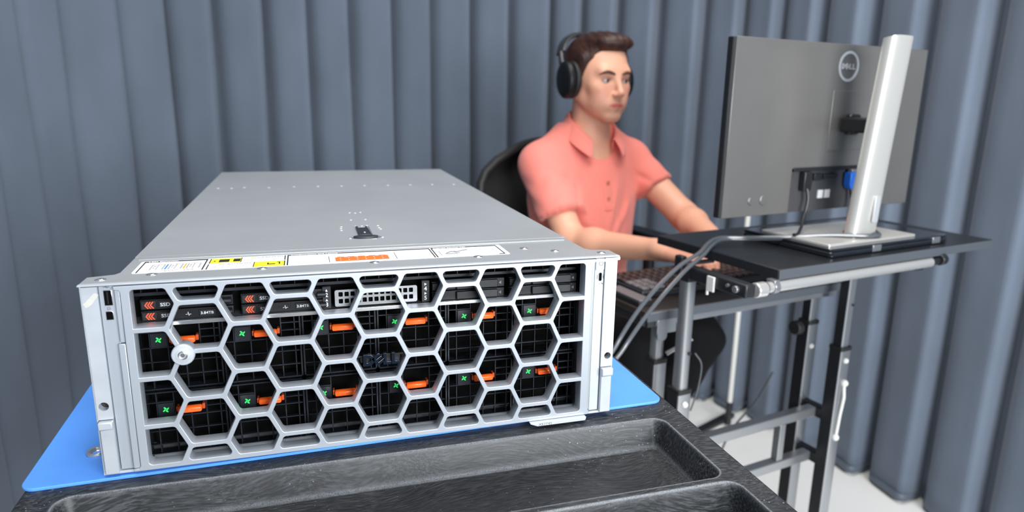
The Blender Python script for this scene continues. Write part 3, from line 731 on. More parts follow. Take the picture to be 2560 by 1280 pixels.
# ---- behind the bezel: silver divider, drives, blanks, plate
g = MB(); g.box(-0.2165, 0.2165, 0.010, 0.060, 0.1303, 0.1328); g.box(-0.2165, 0.2165, 0.0088, 0.0105, 0.1298, 0.1335)
obj('divider_rail', g, M['steel_bright'], srv, bev=0.0004)
g = MB(); g.box(-0.2165, 0.2165, 0.020, 0.0215, 0.1545, 0.1575)
k = 0
x = -0.214
while x < 0.214:
    g.box(x, x + 0.0009, 0.020, 0.026, 0.1575, 0.1705); x += 0.0127
obj('upper_vent_grid', g, M['guard'], srv, bev=0.0002)
g = MB(); g.box(-0.2165, 0.2165, 0.031, 0.034, 0.1328, 0.1705); obj('upper_backing', g, M['void'], srv)
YD = 0.014
for ci, xl in enumerate((-0.2015, -0.1205)):
    for ri, zc in enumerate((0.1477, 0.1376)):
        c_ = thing  # readability
        g = MB(); g.box(xl, xl + 0.0745, YD + 0.0012, YD + 0.018, zc - 0.0046, zc + 0.0046)
        dr = obj('drive_carrier', g, M['carrier'], srv, bev=0.0005)
        bt = obj('release_button', MB().box(xl + 0.001, xl + 0.0125, YD - 0.0002, YD + 0.003, zc - 0.0036, zc + 0.0036), M['plate_dark'], dr, bev=0.0004)
        g = MB()
        for q in range(3):
            x0 = xl + 0.0036 + q * 0.0021
            for sgn in (1, -1):
                g.add([(x0, YD - 0.0004, zc), (x0 + 0.0012, YD - 0.0004, zc), (x0 + 0.0034, YD - 0.0004, zc + sgn * 0.0030), (x0 + 0.0022, YD - 0.0004, zc + sgn * 0.0030)], [(0, 1, 2, 3)])
        obj('chevrons', g, M['chev'], dr)
        obj('name_plate', MB().box(xl + 0.0145, xl + 0.0265, YD, YD + 0.002, zc - 0.0032, zc + 0.0034), M['plate_dark'], dr, bev=0.0003)
        g = MB(); put_text(g, 'SSD', 0.0042, xl + 0.0200, zc - 0.0002, YD - 0.0002, off=0.00006, sx=1.15)
        obj('type_text', g, M['white_print'], dr)
        g = MB(); px_ = xl + 0.0374
        stroke(g, [(px_ - 0.0022, zc - 0.0006), (px_ - 0.0008, zc - 0.0006), (px_ - 0.0003, zc + 0.0016), (px_ + 0.0004, zc - 0.0020), (px_ + 0.0009, zc - 0.0006), (px_ + 0.0022, zc - 0.0006)], 0.00025, YD + 0.0009)
        put_text(g, '3.84TB', 0.0034, xl + 0.0527, zc, YD - 0.0002, off=0.00003, sx=1.1)
        obj('capacity_text', g, M['white_print'], dr)
        g = MB(); g.box(xl + 0.0462, xl + 0.0600, YD, YD + 0.002, zc - 0.0028, zc + 0.0030); obj('capacity_plate', g, M['plate_dark'], dr, bev=0.0003)
        g = MB()
        for dx in (-0.0048, 0.0050): g.cyl((px_ + dx, YD + 0.0005, zc), (px_ + dx, YD + 0.0014, zc), 0.0007, n=12)
        g.cyl((xl + 0.066, YD - 0.001, zc), (xl + 0.0735, YD - 0.001, zc), 0.0028, n=16)
        obj('hinge', g, M['guard'], dr)
for (x0, t1, t2, up) in ((-0.0500, '2', '3', 'u'), (0.0420, '4', '5', 'r')):
    g = MB(); g.box(x0, x0 + 0.0075, YD - 0.001, YD + 0.002, 0.1335, 0.1545); sl = obj('slot_number_plate', g, M['plate_dark'], srv, bev=0.0003)
    g = MB()
    xc = x0 + 0.0036
    for tt, zz in ((t1, 0.1466), (t2, 0.1374)):
        put_text(g, tt, 0.0056, xc, zz, YD - 0.0012, off=0.00008)
        za = zz + 0.0046
        if up == 'u': flat_poly(g, [(xc - 0.0012, za - 0.0012), (xc + 0.0012, za - 0.0012), (xc, za + 0.0011)], YD - 0.0012)
        else: flat_poly(g, [(xc - 0.0010, za - 0.0013), (xc + 0.0013, za), (xc - 0.0010, za + 0.0013)], YD - 0.0012)
    obj('slot_numbers', g, M['white_print'], sl)
# perforated plate
M['brushed'] = mat('brushed_plate', (0.34, 0.35, 0.36), 0.35, 0.6, var=0.1, vscale=120, stretch=(0.1, 1, 1))
ph = []
for i in range(13):
    for j in range(2):
        cx = -0.0338 + i * 0.00545; cz = 0.1398 + j * 0.0066
        ph.append(rrect(cx - 0.0019, cx + 0.0019, cz - 0.0022, cz + 0.0022, 0.0006, 2)[::-1])
pp = plate('perforated_plate', rrect(-0.0392, 0.0376, 0.1347, 0.1507, 0.0018, 4), ph, YD - 0.001, YD + 0.0006, 0.0001, M['brushed'], srv)
obj('plate_backing', MB().box(-0.0390, 0.0374, YD + 0.002, YD + 0.004, 0.135, 0.1505), M['void'], srv)
for ci, xl in enumerate((0.0520, 0.1300)):
    for zc in (0.1477, 0.1376):
        g = MB(); g.box(xl, xl + 0.0735, YD + 0.0015, YD + 0.016, zc - 0.0046, zc + 0.0046); g.box(xl, xl + 0.009, YD - 0.002, YD + 0.004, zc - 0.0036, zc + 0.0036)
        bl = obj('blank_carrier', g, M['carrier'], srv, bev=0.0005)
        obj('blank_handle', MB().box(xl + 0.0240, xl + 0.0660, YD - 0.0018, YD + 0.003, zc - 0.0040, zc + 0.0040), M['plate_dark'], bl, bev=0.0008)
        g = MB(); g.add([(xl + 0.0672, YD + 0.0008, zc), (xl + 0.0700, YD + 0.0008, zc - 0.0018), (xl + 0.0700, YD + 0.0008, zc + 0.0018)], [(0, 1, 2)]); obj('arrow_mark', g, M['grey_ink'], bl)
# ---- twelve fan modules
YG = 0.0205
def fan_module(i, j):
    gx = -0.1910 + 0.0690 * i; gz = 0.1138 - 0.0667 * j
    x0, x1 = gx - 0.0168, gx + 0.0512; z1 = 0.1288 if j == 0 else 0.0648; z0 = z1 - 0.0620 if j == 0 else 0.0035
    g = MB(); t = 0.00055
    # rim
    for a, b_, c_, d_ in ((x0, x0 + 0.0016, z0, z1), (x1 - 0.0016, x1, z0, z1), (x0, x1, z0, z0 + 0.0014), (x0, x1, z1 - 0.0014, z1)):
        g.box(a, b_, YG - 0.002, YG + 0.008, c_, d_)
    xs_ = [gx - 0.0082 + 0.0137 * k for k in range(-0, 5)]; xs_ = [gx - 0.0075, gx + 0.0068, gx + 0.0205, gx + 0.0335, gx + 0.0455]
    for x in xs_:
        if abs(x - (gx + 0.0205)) < 1e-6: g.box(x - t, x + t, YG, YG + 0.004, z0, gz - 0.006)
        else: g.box(x - t, x + t, YG, YG + 0.004, z0, z1)
    zz = z1 - 0.0085; k = 0
    zl = [gz + 0.0068, gz - 0.0078, gz - 0.0212, gz - 0.0345, gz - 0.0470]
    for z in zl:
        if z < z0 + 0.002: continue
        if z > gz: g.box(x0, gx + 0.0068, YG, YG + 0.004, z - t, z + t); g.box(gx + 0.0335, x1, YG, YG + 0.004, z - t, z + t)
        else: g.box(x0, x1, YG, YG + 0.004, z - t, z + t)
    g.box(gx + 0.0335, x1, YG, YG + 0.004, gz - t - 0.0005, gz + t - 0.0005)
    # raised tile behind the light, ledge over the latch
    g.box(gx - 0.0066, gx + 0.0066, YG - 0.0012, YG + 0.004, gz - 0.0070, gz + 0.0062)
    f = obj('fan_module', g, M['guard'], srv, bev=0.0002, seg=1)
    obj('fan_recess', MB().box(x0 + 0.001, x1 - 0.001, YG + 0.022, YG + 0.024, z0, z1), M['void'], f)
    # latch
    g = MB()
    lx0, lx1, lz = gx + 0.0100, gx + 0.0300, gz - 0.0010
    ring = []
    for (dx, s) in ((0, 0.72), (0.0012, 1.0), (0.0188, 1.0), (0.0200, 0.72)):
        prof = [(-0.0030, -0.0026), (-0.0030, 0.0014), (-0.0012, 0.0028), (0.0020, 0.0028), (0.0030, 0.0014), (0.0030, -0.0026)]
        ring.append([(lx0 + dx, YG - 0.0020 + p[0] * s, lz + p[1] * s) for p in prof])
    g.sweep(ring); obj('latch_bar', g, M['orange'], f, bev=0.0004)
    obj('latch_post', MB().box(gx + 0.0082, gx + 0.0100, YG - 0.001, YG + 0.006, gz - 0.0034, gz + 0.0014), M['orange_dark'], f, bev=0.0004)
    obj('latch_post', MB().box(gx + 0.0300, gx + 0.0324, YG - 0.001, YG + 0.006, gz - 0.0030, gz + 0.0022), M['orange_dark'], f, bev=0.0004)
    # green fan-shaped light
    g = MB()
    for k in range(4):
        a = math.radians(25 + 90 * k); pts = []
        for s in range(12):
            t_ = 2 * math.pi * s / 12; lx = 0.00160 + 0.00135 * math.cos(t_); ly = 0.00068 * math.sin(t_) + 0.00045 * math.cos(t_)
            pts.append((gx + lx * math.cos(a) - ly * math.sin(a), gz + lx * math.sin(a) + ly * math.cos(a)))
        g.prism(pts, 'y', YG - 0.0017, YG - 0.0012)
    obj('indicator_light', g, M['green'], f, smooth=0)
for j in range(2):
    for i in range(6): fan_module(i, j)
g = MB()
for (x, z0) in ((-0.2083, 0.0035),): pass
g.box(-0.2165, 0.2165, YG + 0.026, YG + 0.028, 0.003, 0.1303); obj('fan_backing', g, M['void'], srv)

# ============================================================ two-level desk on wheels (desk frame u, v, z)
desk = thing('sit_stand_desk', 'two-level metal desk with black upper shelf carrying the monitor and lower keyboard tray', 'desk', (0.88, 0.34, -0.88), 'D')
us = MB(); us.box(0.713, 1.328, 0.157, 0.464, 0.0425, 0.0600); ush = obj('upper_shelf', us, M['shelf'], desk, bev=0.0015)
ed = MB(); ed.box(0.7135, 1.3275, 0.1558, 0.1572, 0.0430, 0.0592); obj('edge_band', ed, M['edge'], ush, bev=0.0004)
ed = MB(); ed.box(0.7118, 0.7132, 0.1575, 0.4635, 0.0430, 0.0592); obj('edge_band', ed, M['frame_black'], ush, bev=0.0004)  # left band black, near band grey: side lighting put into their colours
tr = MB(); tr.box(0.612, 1.150, 0.362, 0.625, -0.0740, -0.0600); try_ = obj('keyboard_tray', tr, M['tray'], desk, bev=0.002)
tb = MB(); tb.box(0.612, 1.150, 0.356, 0.362, -0.0790, -0.0605); obj('tray_rail', tb, M['edge'], desk, bev=0.002)
tb = MB(); tb.box(0.616, 1.146, 0.362, 0.385, -0.0920, -0.0740); obj('tray_beam', tb, M['tube'], desk, bev=0.002)
tb = MB(); tb.box(0.616, 0.640, 0.362, 0.615, -0.0920, -0.0740); obj('tray_side_beam', tb, M['frame_black'], desk, bev=0.002)
tb = MB(); tb.box(1.100, 1.124, 0.362, 0.615, -0.0920, -0.0740); obj('tray_side_beam', tb, M['frame_black'], desk, bev=0.002)
# side arms below the upper shelf
for u in (0.654, 1.100):
    g = MB(); g.box(u - 0.011, u + 0.011, 0.158, 0.318, 0.018, 0.041); obj('side_arm', g, M['frame_black'], desk, bev=0.003)
    obj('arm_bracket', MB().box(u - 0.011, u + 0.011, 0.290, 0.318, 0.012, 0.022), M['frame_black'], desk, bev=0.001)
    obj('bolt', MB().cyl((u - 0.010, 0.178, 0.030), (u - 0.016, 0.178, 0.030), 0.006), M['tube'], desk, bev=0.001)
    obj('bolt', MB().cyl((u - 0.010, 0.196, 0.032), (u - 0.015, 0.196, 0.032), 0.003), M['tube'], desk)
g = MB(); g.prism([(0.640, 0.020), (0.653, 0.020), (0.653, 0.056), (0.640, 0.056)], 'y', 0.308, 0.328); obj('corner_block', g, M['frame_black'], desk, bev=0.003)
g = MB(); g.box(0.652, 0.718, 0.306, 0.322, 0.0375, 0.0425); obj('shelf_bracket', g, M['frame_black'], desk, bev=0.002)
g = MB(); g.box(1.09, 1.15, 0.25, 0.40, 0.036, 0.0425); obj('shelf_bracket', g, M['frame_black'], desk, bev=0.002)
g = MB(); g.box(0.6385, 0.6425, 0.225, 0.242, 0.012, 0.038); g.box(0.6385, 0.6425, 0.238, 0.242, 0.004, 0.012); obj('white_clip', g, M['pole_white'], desk, bev=0.001)
# round bar under the near edge
g = MB(); g.cyl((0.690, 0.160, 0.0315), (1.128, 0.160, 0.0315), 0.0095); bar = obj('round_bar', g, M['tube_bright'], desk)
g = MB(); g.cyl((0.664, 0.160, 0.030), (0.686, 0.160, 0.030), 0.0125, n=32); obj('bar_end_cap', g, M['tube_bright'], bar, bev=0.002)
g = MB(); g.cyl((0.700, 0.160, 0.0315), (0.712, 0.160, 0.0315), 0.0118); g.box(0.700, 0.712, 0.152, 0.170, 0.030, 0.044); obj('bar_clamp', g, M['tube'], bar, bev=0.001)
g = MB(); g.cyl((1.128, 0.160, 0.0315), (1.152, 0.160, 0.0325), 0.0075); g.cyl((1.152, 0.158, 0.034), (1.168, 0.158, 0.035), 0.0115, n=12); obj('clamp_knob', g, M['frame_black'], bar, bev=0.002)
# posts: front pair for the upper shelf (left post is a round-cornered tube), rear pair for the tray
def post(u, v, zt, zc, s, big, left):
    g = MB(); g.prism(rrect(u - s, u + s, v - s, v + s, 0.004 if not left else s * 0.7, 4), 'z', zc, zt)
    p = obj('inner_post', g, M['tube'], desk, smooth=50)
    g = MB(); g.prism(rrect(u - big, u + big, v - big, v + big, 0.003, 3), 'z', -0.82, zc); q = obj('outer_post', g, M['tube'], desk, smooth=40)
    g = MB(); g.box(u - big, u - big - 0.0012, v - big + 0.002, v + big - 0.002, -0.82, zc - 0.002); obj('shade_side_sheet', g, M['frame_black'], q)  # black sheet paints the shade on the unlit left side of the tube
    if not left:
        g = MB(); g.box(u - s, u - s - 0.0012, v - s + 0.002, v + s - 0.002, zc, zt); obj('shade_side_sheet', g, M['frame_black'], p)  # same painted shade on the inner tube
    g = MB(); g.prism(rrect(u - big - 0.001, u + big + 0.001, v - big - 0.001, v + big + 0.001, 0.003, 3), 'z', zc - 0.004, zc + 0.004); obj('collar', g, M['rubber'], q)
    return q
UL, UR = 0.656, 1.104
pf = post(UL, 0.305, 0.020, -0.200, 0.0125, 0.0155, True)
post(UL, 0.378, -0.090, -0.166, 0.0115, 0.0155, True)
pr_ = post(UR, 0.305, 0.020, -0.188, 0.0115, 0.0155, False)
post(UR, 0.392, -0.090, -0.155, 0.0115, 0.0155, False)
g = MB(); g.box(UL - 0.016, UL + 0.030, 0.360, 0.364, -0.108, -0.0790); g.cyl((UL - 0.002, 0.3655, -0.112), (UL - 0.002, 0.3605, -0.112), 0.0115); obj('post_bracket', g, M['tube'], desk, bev=0.001)
for (u, v, z) in ((UL, 0.2885, -0.224), (UR, 0.2885, -0.214), (UR - 0.002, 0.3755, -0.21)):
    g = MB(); g.cyl((u, v, z), (u, v - 0.004, z), 0.0062, 0.0045, 20); obj('bolt', g, M['pole_white'], desk, smooth=40)
g = MB(); g.cyl((UL + 0.004, 0.2920, -0.125), (UL + 0.004, 0.2895, -0.125), 0.0035); obj('bolt', g, M['frame_black'], desk)
g = MB(); g.cyl((UR + 0.004, 0.2932, -0.09), (UR + 0.004, 0.2905, -0.09), 0.0028); obj('bolt', g, M['frame_black'], desk)
g = MB(); g.cyl((UR - 0.016, 0.392, -0.166), (UR - 0.030, 0.392, -0.166), 0.004); g.cyl((UR - 0.028, 0.392, -0.166), (UR - 0.046, 0.392, -0.166), 0.0165, n=10); obj('clamp_knob', g, M['rubber'], desk, bev=0.003)
g = MB(); g.cyl((UL + 0.010, 0.36, -0.150), (UL + 0.050, 0.335, -0.118), 0.0045, 0.003); obj('clamp_lever', g, M['tube'], desk)
# side frames: short rails between the posts, feet, casters
for u in (UL, UR):
    for z in (-0.352, -0.462):
        g = MB(); g.box(u - 0.010, u + 0.010, 0.305, 0.392, z - 0.013, z + 0.013); obj('side_rail', g, M['frame_black'] , desk, bev=0.002)
    g = MB(); g.box(u - 0.015, u + 0.015, 0.10, 0.72, -0.822, -0.797); obj('foot_rail', g, M['frame_black'], desk, bev=0.003)
    for v in (0.12, 0.70):
        g = MB(); g.cyl((u - 0.011, v, -0.853), (u + 0.011, v, -0.853), 0.0265); g.box(u - 0.013, u + 0.013, v - 0.015, v + 0.015, -0.845, -0.820); obj('caster', g, M['rubber'], desk, bev=0.002)
for z in (-0.352, -0.462):
    g = MB(); g.box(UL + 0.010, UR - 0.010, 0.336, 0.358, z - 0.011, z + 0.011); obj('cross_bar', g, M['tube'], desk, bev=0.002)
for u in (0.995, 0.76):
    g = MB(); g.box(u - 0.009, u + 0.009, 0.338, 0.356, -0.451, -0.363); obj('cross_strut', g, M['tube'], desk, bev=0.002)
g = MB(); g.box(UR - 0.014, UR - 0.005, 0.3775, 0.3825, -0.70, -0.52)
# adhesive-mounted metal latch strip on the right front post
g = MB(); g.tube([(UR + 0.004, 0.2875, -0.268), (UR + 0.006, 0.285, -0.30), (UR + 0.002, 0.286, -0.34), (UR - 0.001, 0.2870, -0.392)], 0.0034, 10); g.ball((UR + 0.004, 0.287, -0.266), 0.008, 14, 8); g.ball((UR - 0.001, 0.2875, -0.394), 0.008, 14, 8)
obj('pull_strap', g, M['pole_white'], desk)
g = MB()
secs_ = []
obj('post_cord', MB().tube(bez([(UL + 0.016, 0.289, -0.125), (UL + 0.030, 0.285, -0.150), (UL + 0.026, 0.286, -0.20), (UL + 0.016, 0.289, -0.24)], 8), 0.0016, 8), M['cable_grey'], desk)

# ============================================================ closed laptop, monitor
lap = thing('laptop', 'closed glossy black laptop lying under the silver monitor base on the upper shelf', 'laptop', (1.03, 0.25, 0.060), 'D')
g = MB(); g.prism(rrect(0.862, 1.205, 0.176, 0.385, 0.008, 5), 'z', 0.0608, 0.0705); obj('laptop_base', g, M['gloss_black'], lap, bev=0.002, smooth=50)
g = MB(); g.prism(rrect(0.862, 1.205, 0.177, 0.385, 0.008, 5), 'z', 0.0712, 0.0765); obj('laptop_lid', g, M['gloss_black'], lap, bev=0.0015, smooth=50)
for u0 in (0.985, 1.165):
    g = MB(); g.box(u0 - 0.012, u0 + 0.012, 0.1748, 0.178, 0.0625, 0.0745); obj('side_port', g, M['tube'], lap, bev=0.0008)

mon = thing('computer_monitor', 'grey-backed computer monitor on a slim silver stand, seen from behind', 'monitor', (0.99, 0.26, 0.077), 'D')
g = MB(); g.box(0.7262, 1.2612, 0.3170, 0.3300, 0.1180, 0.4360); obj('screen_bezel', g, M['monitor_black'], mon, bev=0.0015)
g = MB(); g.box(0.7322, 1.2552, 0.3298, 0.3304, 0.1300, 0.4300); obj('screen_glass', g, mat('screen_glass', (0.02, 0.022, 0.025), 0.1, emit=(0.55, 0.65, 0.8), estr=0.5), mon)
# back housing built as frame round the port recess
g = MB()
rx0, rx1, rz0, rz1 = 0.897, 1.098, 0.1184, 0.203
g.prism([(0.7268, 0.1184), (rx0, 0.1184), (rx0, rz1), (rx1, rz1), (rx1, 0.1184), (1.2606, 0.1184), (1.2606, 0.4356), (0.7268, 0.4356)], 'y', 0.3085, 0.3170)
obj('back_cover', g, M['monitor'], mon, bev=0.0008)
g = MB(); g.prism([(0.3168, 0.1184), (0.3168, 0.203), (0.3160, 0.203), (0.3150, 0.150), (0.3140, 0.1184)], 'x', rx0, rx1); obj('port_recess', g, mat('recess_grey', (0.055, 0.055, 0.058), 0.4), mon)
g = MB(); g.box(0.900, 1.095, 0.3060, 0.3110, 0.1975, 0.2050); obj('port_hood', g, M['plate_dark'], mon, bev=0.001)
g = MB(); g.box(0.986, 1.098, 0.3070, 0.3086, 0.236, 0.350); obj('mount_cover', g, M['monitor'], mon, bev=0.0012)
g = MB()
cxy = []
for ro in (0.0285, 0.0235):
    cxy.append([(1.021 + ro * math.cos(2 * math.pi * k / 48), 0.395 + ro * math.sin(2 * math.pi * k / 48)) for k in range(48)])
vs = [(p[0], y, p[1]) for y in (0.3076, 0.3088) for rg_ in cxy for p in rg_]; n = 48; fs = []
for k in range(n):
    j = (k + 1) % n; fs += [(k, j, n + j, n + k), (k, 2 * n + k, 2 * n + j, j), (n + k, n + j, 3 * n + j, 3 * n + k)]
g.add(vs, fs)
zc_ = 0.395
def lb(x0, x1, z0, z1): g.box(x0, x1, 0.3074, 0.3086, zc_ + z0, zc_ + z1)
lb(1.0010, 1.0032, -0.0052, 0.0052)
oD = [(1.0032 + 0.0056 * math.cos(math.radians(a)), zc_ + 0.0052 * math.sin(math.radians(a))) for a in range(-90, 91, 18)]
iD = [(1.0032 + 0.0032 * math.cos(math.radians(a)), zc_ + 0.0032 * math.sin(math.radians(a))) for a in range(-90, 91, 18)]
for k in range(10): g.prism([oD[k], oD[k + 1], iD[k + 1], iD[k]], 'y', 0.3074, 0.3086)
c2, s2 = math.cos(math.radians(38)), math.sin(math.radians(38))
def r2(a, b_): return (1.0150 + a * c2 - b_ * s2, zc_ + a * s2 + b_ * c2)
for (a0, a1, b0, b1) in ((-0.0042, -0.0022, -0.0044, 0.0044), (-0.0022, 0.0042, -0.0044, -0.0024), (-0.0022, 0.0042, -0.0010, 0.0010), (-0.0022, 0.0042, 0.0024, 0.0044)):
    g.prism([r2(a0, b0), r2(a1, b0), r2(a1, b1), r2(a0, b1)], 'y', 0.3074, 0.3086)
for x in (1.0222, 1.0316): lb(x, x + 0.0024, -0.0052, 0.0052); lb(x + 0.0024, x + 0.0074, -0.0052, -0.0030)
obj('round_emblem', g, M['ring'], mon, smooth=30)
for u in (0.795, 0.827):
    g = MB(); g.cyl((u, 0.3090, 0.1465), (u, 0.3066, 0.1465), 0.0095 if u > 0.8 else 0.0075, 0.0080 if u > 0.8 else 0.006, 24); obj('control_button', g, M['monitor'], mon, bev=0.0008, smooth=40)
for u in (0.990, 1.010):
    g = MB(); g.box(u - 0.0070, u + 0.0070, 0.3125, 0.3148, 0.1420, 0.1580); obj('port_sticker', g, M['white_print'], mon)
g = MB(); g.box(0.962, 0.985, 0.3085, 0.315, 0.178, 0.192); g.box(0.99, 1.03, 0.309, 0.315, 0.180, 0.190); obj('port_block', g, M['plate_dark'], mon, bev=0.001)
# vesa arm, pole, base
g = MB(); g.prism(rrect(1.030, 1.062, 0.266, 0.306, 0.006, 4), 'y', 0.2960, 0.3090); g.box(1.004, 1.058, 0.222, 0.300, 0.272, 0.300); obj('mount_arm', g, M['monitor_black'], mon, bev=0.004)
secs = []
for t in (0, 0.06, 0.5, 1.0):
    z = 0.0812 + t * (0.4400 - 0.0812); v = 0.224 - 0.020 * t; u = 0.9985 + 0.005 * t
    hw = 0.0345 - 0.004 * t; dp_ = 0.015 - 0.001 * t
    ring = []
    for k in range(28):
        a = 2 * math.pi * k / 28; cx_, sx_ = math.cos(a), math.sin(a); e_ = 3.4
        ring.append((u + hw * math.copysign(abs(cx_) ** (2 / e_), cx_), v + dp_ * math.copysign(abs(sx_) ** (2 / e_), sx_), z + (0.0035 * (-(sx_)) if t == 1.0 else 0)))
    secs.append(ring)
g = MB(); g.sweep(secs); pole = obj('stand_pole', g, M['stand'], mon, smooth=50)
g = MB(); g.prism(rrect(1.0010, 1.0150, 0.110, 0.160, 0.003, 4), 'y', 0.2015, 0.2050); obj('cable_slot', g, M['ring'], pole, bev=0.0006)
g = MB(); g.cyl((1.018, 0.236, 0.0805), (1.018, 0.236, 0.0850), 0.030, n=32); obj('swivel_disc', g, M['monitor_black'], mon, bev=0.001)
g = MB(); g.prism(rrect(0.872, 1.120, 0.190, 0.345, 0.003, 3), 'z', 0.0765, 0.0815); obj('stand_base', g, M['stand'], mon, bev=0.0008)
# plugs and cables
pl_ = thing('power_cable', 'thin black power cable hanging from the left plug behind the monitor to the silver base', 'cable', (0.955, 0.29, 0.082), 'D')
obj('plug', MB().box(0.926, 0.948, 0.3010, 0.3145, 0.160, 0.1965), M['cable_black'], pl_, bev=0.002)
path_ = bez([(0.937, 0.303, 0.164), (0.938, 0.299, 0.143), (0.930, 0.296, 0.115), (0.912, 0.285, 0.096), (0.888, 0.272, 0.0850), (0.872, 0.268, 0.0850)], 10)
obj('cord', MB().tube(path_, 0.0030, 10), M['cable_black'], pl_)
vg = thing('video_cable', 'blue-plugged black video cable screwed into the monitor beside the stand', 'cable', (1.068, 0.29, 0.12), 'D')
obj('plug', MB().prism([(1.053, 0.192), (1.083, 0.192), (1.083, 0.168), (1.077, 0.158), (1.059, 0.158), (1.053, 0.168)], 'y', 0.296, 0.3125), M['blue_plug'], vg, bev=0.002)
obj('plug_shell', MB().box(1.058, 1.078, 0.299, 0.3095, 0.192, 0.198), M['tube'], vg, bev=0.001)
obj('cord', MB().tube(bez([(1.068, 0.304, 0.160), (1.070, 0.300, 0.140), (1.064, 0.285, 0.118), (1.050, 0.262, 0.100), (1.045, 0.25, 0.0895)], 10), 0.0036, 10), M['cable_black'], vg)
# pair of grey cables leaving the shelf and falling behind the server
base_path = [(1.045, 0.232, 0.0862), (1.000, 0.1965, 0.0865), (0.930, 0.240, 0.0850), (0.862, 0.285, 0.078), (0.810, 0.335, 0.072), (0.765, 0.350, 0.072), (0.715, 0.325, 0.070), (0.665, 0.292, 0.064),
             (0.605, 0.272, 0.052), (0.548, 0.258, 0.025), (0.500, 0.250, -0.012), (0.455, 0.240, -0.058), (0.43, 0.25, -0.12), (0.44, 0.30, -0.30), (0.50, 0.36, -0.60), (0.56, 0.40, -0.868)]
for k, (off, off2, lb_) in enumerate(((0.0, 0.0, 'upper of the two grey cables arching off the shelf and down behind the server'), (0.0075, -0.0075, 'lower of the two grey cables arching off the shelf and down behind the server'))):
    pts = []
    for i, p in enumerate(base_path):
        s = min(1, i / 6)
        sp = 1.0 if i < 8 else (1.0 + 1.1 * math.sin(min(1, (i - 7) / 5) * math.pi))
        pts.append((p[0] + off * sp * 0.9, p[1] + off2 * 0.35 * sp, p[2] + off2 * 0.55 * sp * s))
    cb_ = obj('signal_cable', MB().tube(bez(pts, 10), 0.0036, 10), M['cable_grey'], None, base=(0.56, 0.40, -0.88), frame='D')
    tag(cb_, lb_, 'cable', 'grey cables arching off the shelf')
fc = obj('floor_cable', MB().tube(bez([(1.28, 0.62, -0.40), (1.275, 0.66, -0.50), (1.25, 0.72, -0.62), (1.23, 0.74, -0.74), (1.20, 0.70, -0.85), (1.14, 0.64, -0.876)], 10), 0.0030, 8), M['cable_grey'], None, base=(1.2, 0.7, -0.88), frame='D')
tag(fc, 'thin grey cable slanting down to the pale floor behind the left desk post', 'cable')

# ============================================================ keyboard and mouse pad on the tray
kb = thing('keyboard', 'dark keyboard with small keys on the lower tray under the person\'s hands', 'keyboard', (0.83, 0.53, -0.060), 'D')
g = MB(); g.box(0.655, 1.065, 0.430, 0.575, -0.0595, -0.0440); obj('keyboard_case', g, M['frame_black'], kb, bev=0.003)
keys = MB(); lk = MB()
for r in range(6):
    for c in range(20):
        u0 = 0.663 + c * 0.01975; v0 = 0.438 + r * 0.0215
        tgt = lk if (c < 3 and r < 3) else keys
        tgt.box(u0, u0 + 0.0165, v0, v0 + 0.0180, -0.0440, -0.0395)
obj('keys', keys, M['key'], kb, bev=0.001, seg=1); obj('number_keys', lk, M['key_light'], kb, bev=0.001, seg=1)
nb = thing('notebook', 'light grey notebook lying at the left end of the keyboard tray', 'notebook', (0.635, 0.46, -0.06), 'D')
obj('cover', MB().box(0.618, 0.650, 0.392, 0.50, -0.0595, -0.0500), M['rubber'], nb, bev=0.001)
obj('page_block', MB().box(0.620, 0.649, 0.393, 0.498, -0.0500, -0.0465), M['key_light'], nb, bev=0.001)

# ============================================================ slim stand behind the desk
st = thing('light_stand', 'slim stand with an off-white pole and black foot in front of the curtain', 'stand', (1.650, 1.108, -0.88), 'D')
g = MB(); g.cyl((1.650, 1.108, -0.777), (1.650, 1.108, 0.16), 0.0092, n=20); obj('pole', g, M['pole_white'], st)
g = MB(); g.cyl((1.650, 1.108, -0.865), (1.650, 1.108, -0.775), 0.012, n=20); obj('lower_tube', g, M['frame_black'], st)
g = MB(); g.prism([(1.46, 1.09), (1.735, 1.155), (1.728, 1.185), (1.453, 1.12)], 'z', -0.8795, -0.862); obj('foot', g, M['frame_black'], st, bev=0.003)

# ============================================================ office chair
ch = thing('office_chair', 'black office chair with a curved mesh backrest behind the seated person', 'chair', (0.905, 1.05, -0.88), 'D')
def backrest():
    secs = []
    g = MB(); nu_, nv_ = 20, 16
    for j in range(nv_ + 1):
        tz = j / nv_; z = -0.32 + 0.50 * tz
        hw = 0.20 + 0.055 * math.sin(tz * math.pi * 0.8)
        if tz > 0.80: hw -= 0.10 * ((tz - 0.80) / 0.20) ** 2.2
        row = []
        for i in range(nu_ + 1):
            s = -1 + 2 * i / nu_
            row.append((0.885 + s * hw, 1.225 - 0.055 * s * s + 0.03 * math.sin(tz * 3.1) * -1, z + (0.018 * (1 - s * s) if tz > 0.9 else 0)))
        secs.append(row)
    vs = [p for r in secs for p in r]; n = nu_ + 1
    g.add(vs, [(j * n + i, j * n + i + 1, (j + 1) * n + i + 1, (j + 1) * n + i) for j in range(nv_) for i in range(nu_)])
    rim = [secs[0][i] for i in range(n)] + [secs[j][-1] for j in range(1, nv_ + 1)] + [secs[-1][i] for i in range(n - 2, -1, -1)] + [secs[j][0] for j in range(nv_ - 1, -1, -1)]
    return g, rim
bg, rim = backrest()
q = obj('backrest_mesh', bg, M['mesh_fabric'], ch); so = q.modifiers.new('thick', 'SOLIDIFY'); so.thickness = 0.012
obj('backrest_frame', MB().tube(rim, 0.013, 10), M['rubber'], ch)
g = MB(); g.prism(rrect(0.665, 1.145, 0.83, 1.19, 0.07, 6), 'z', -0.415, -0.355); obj('seat', g, M['mesh_fabric'], ch, bev=0.015, seg=3)
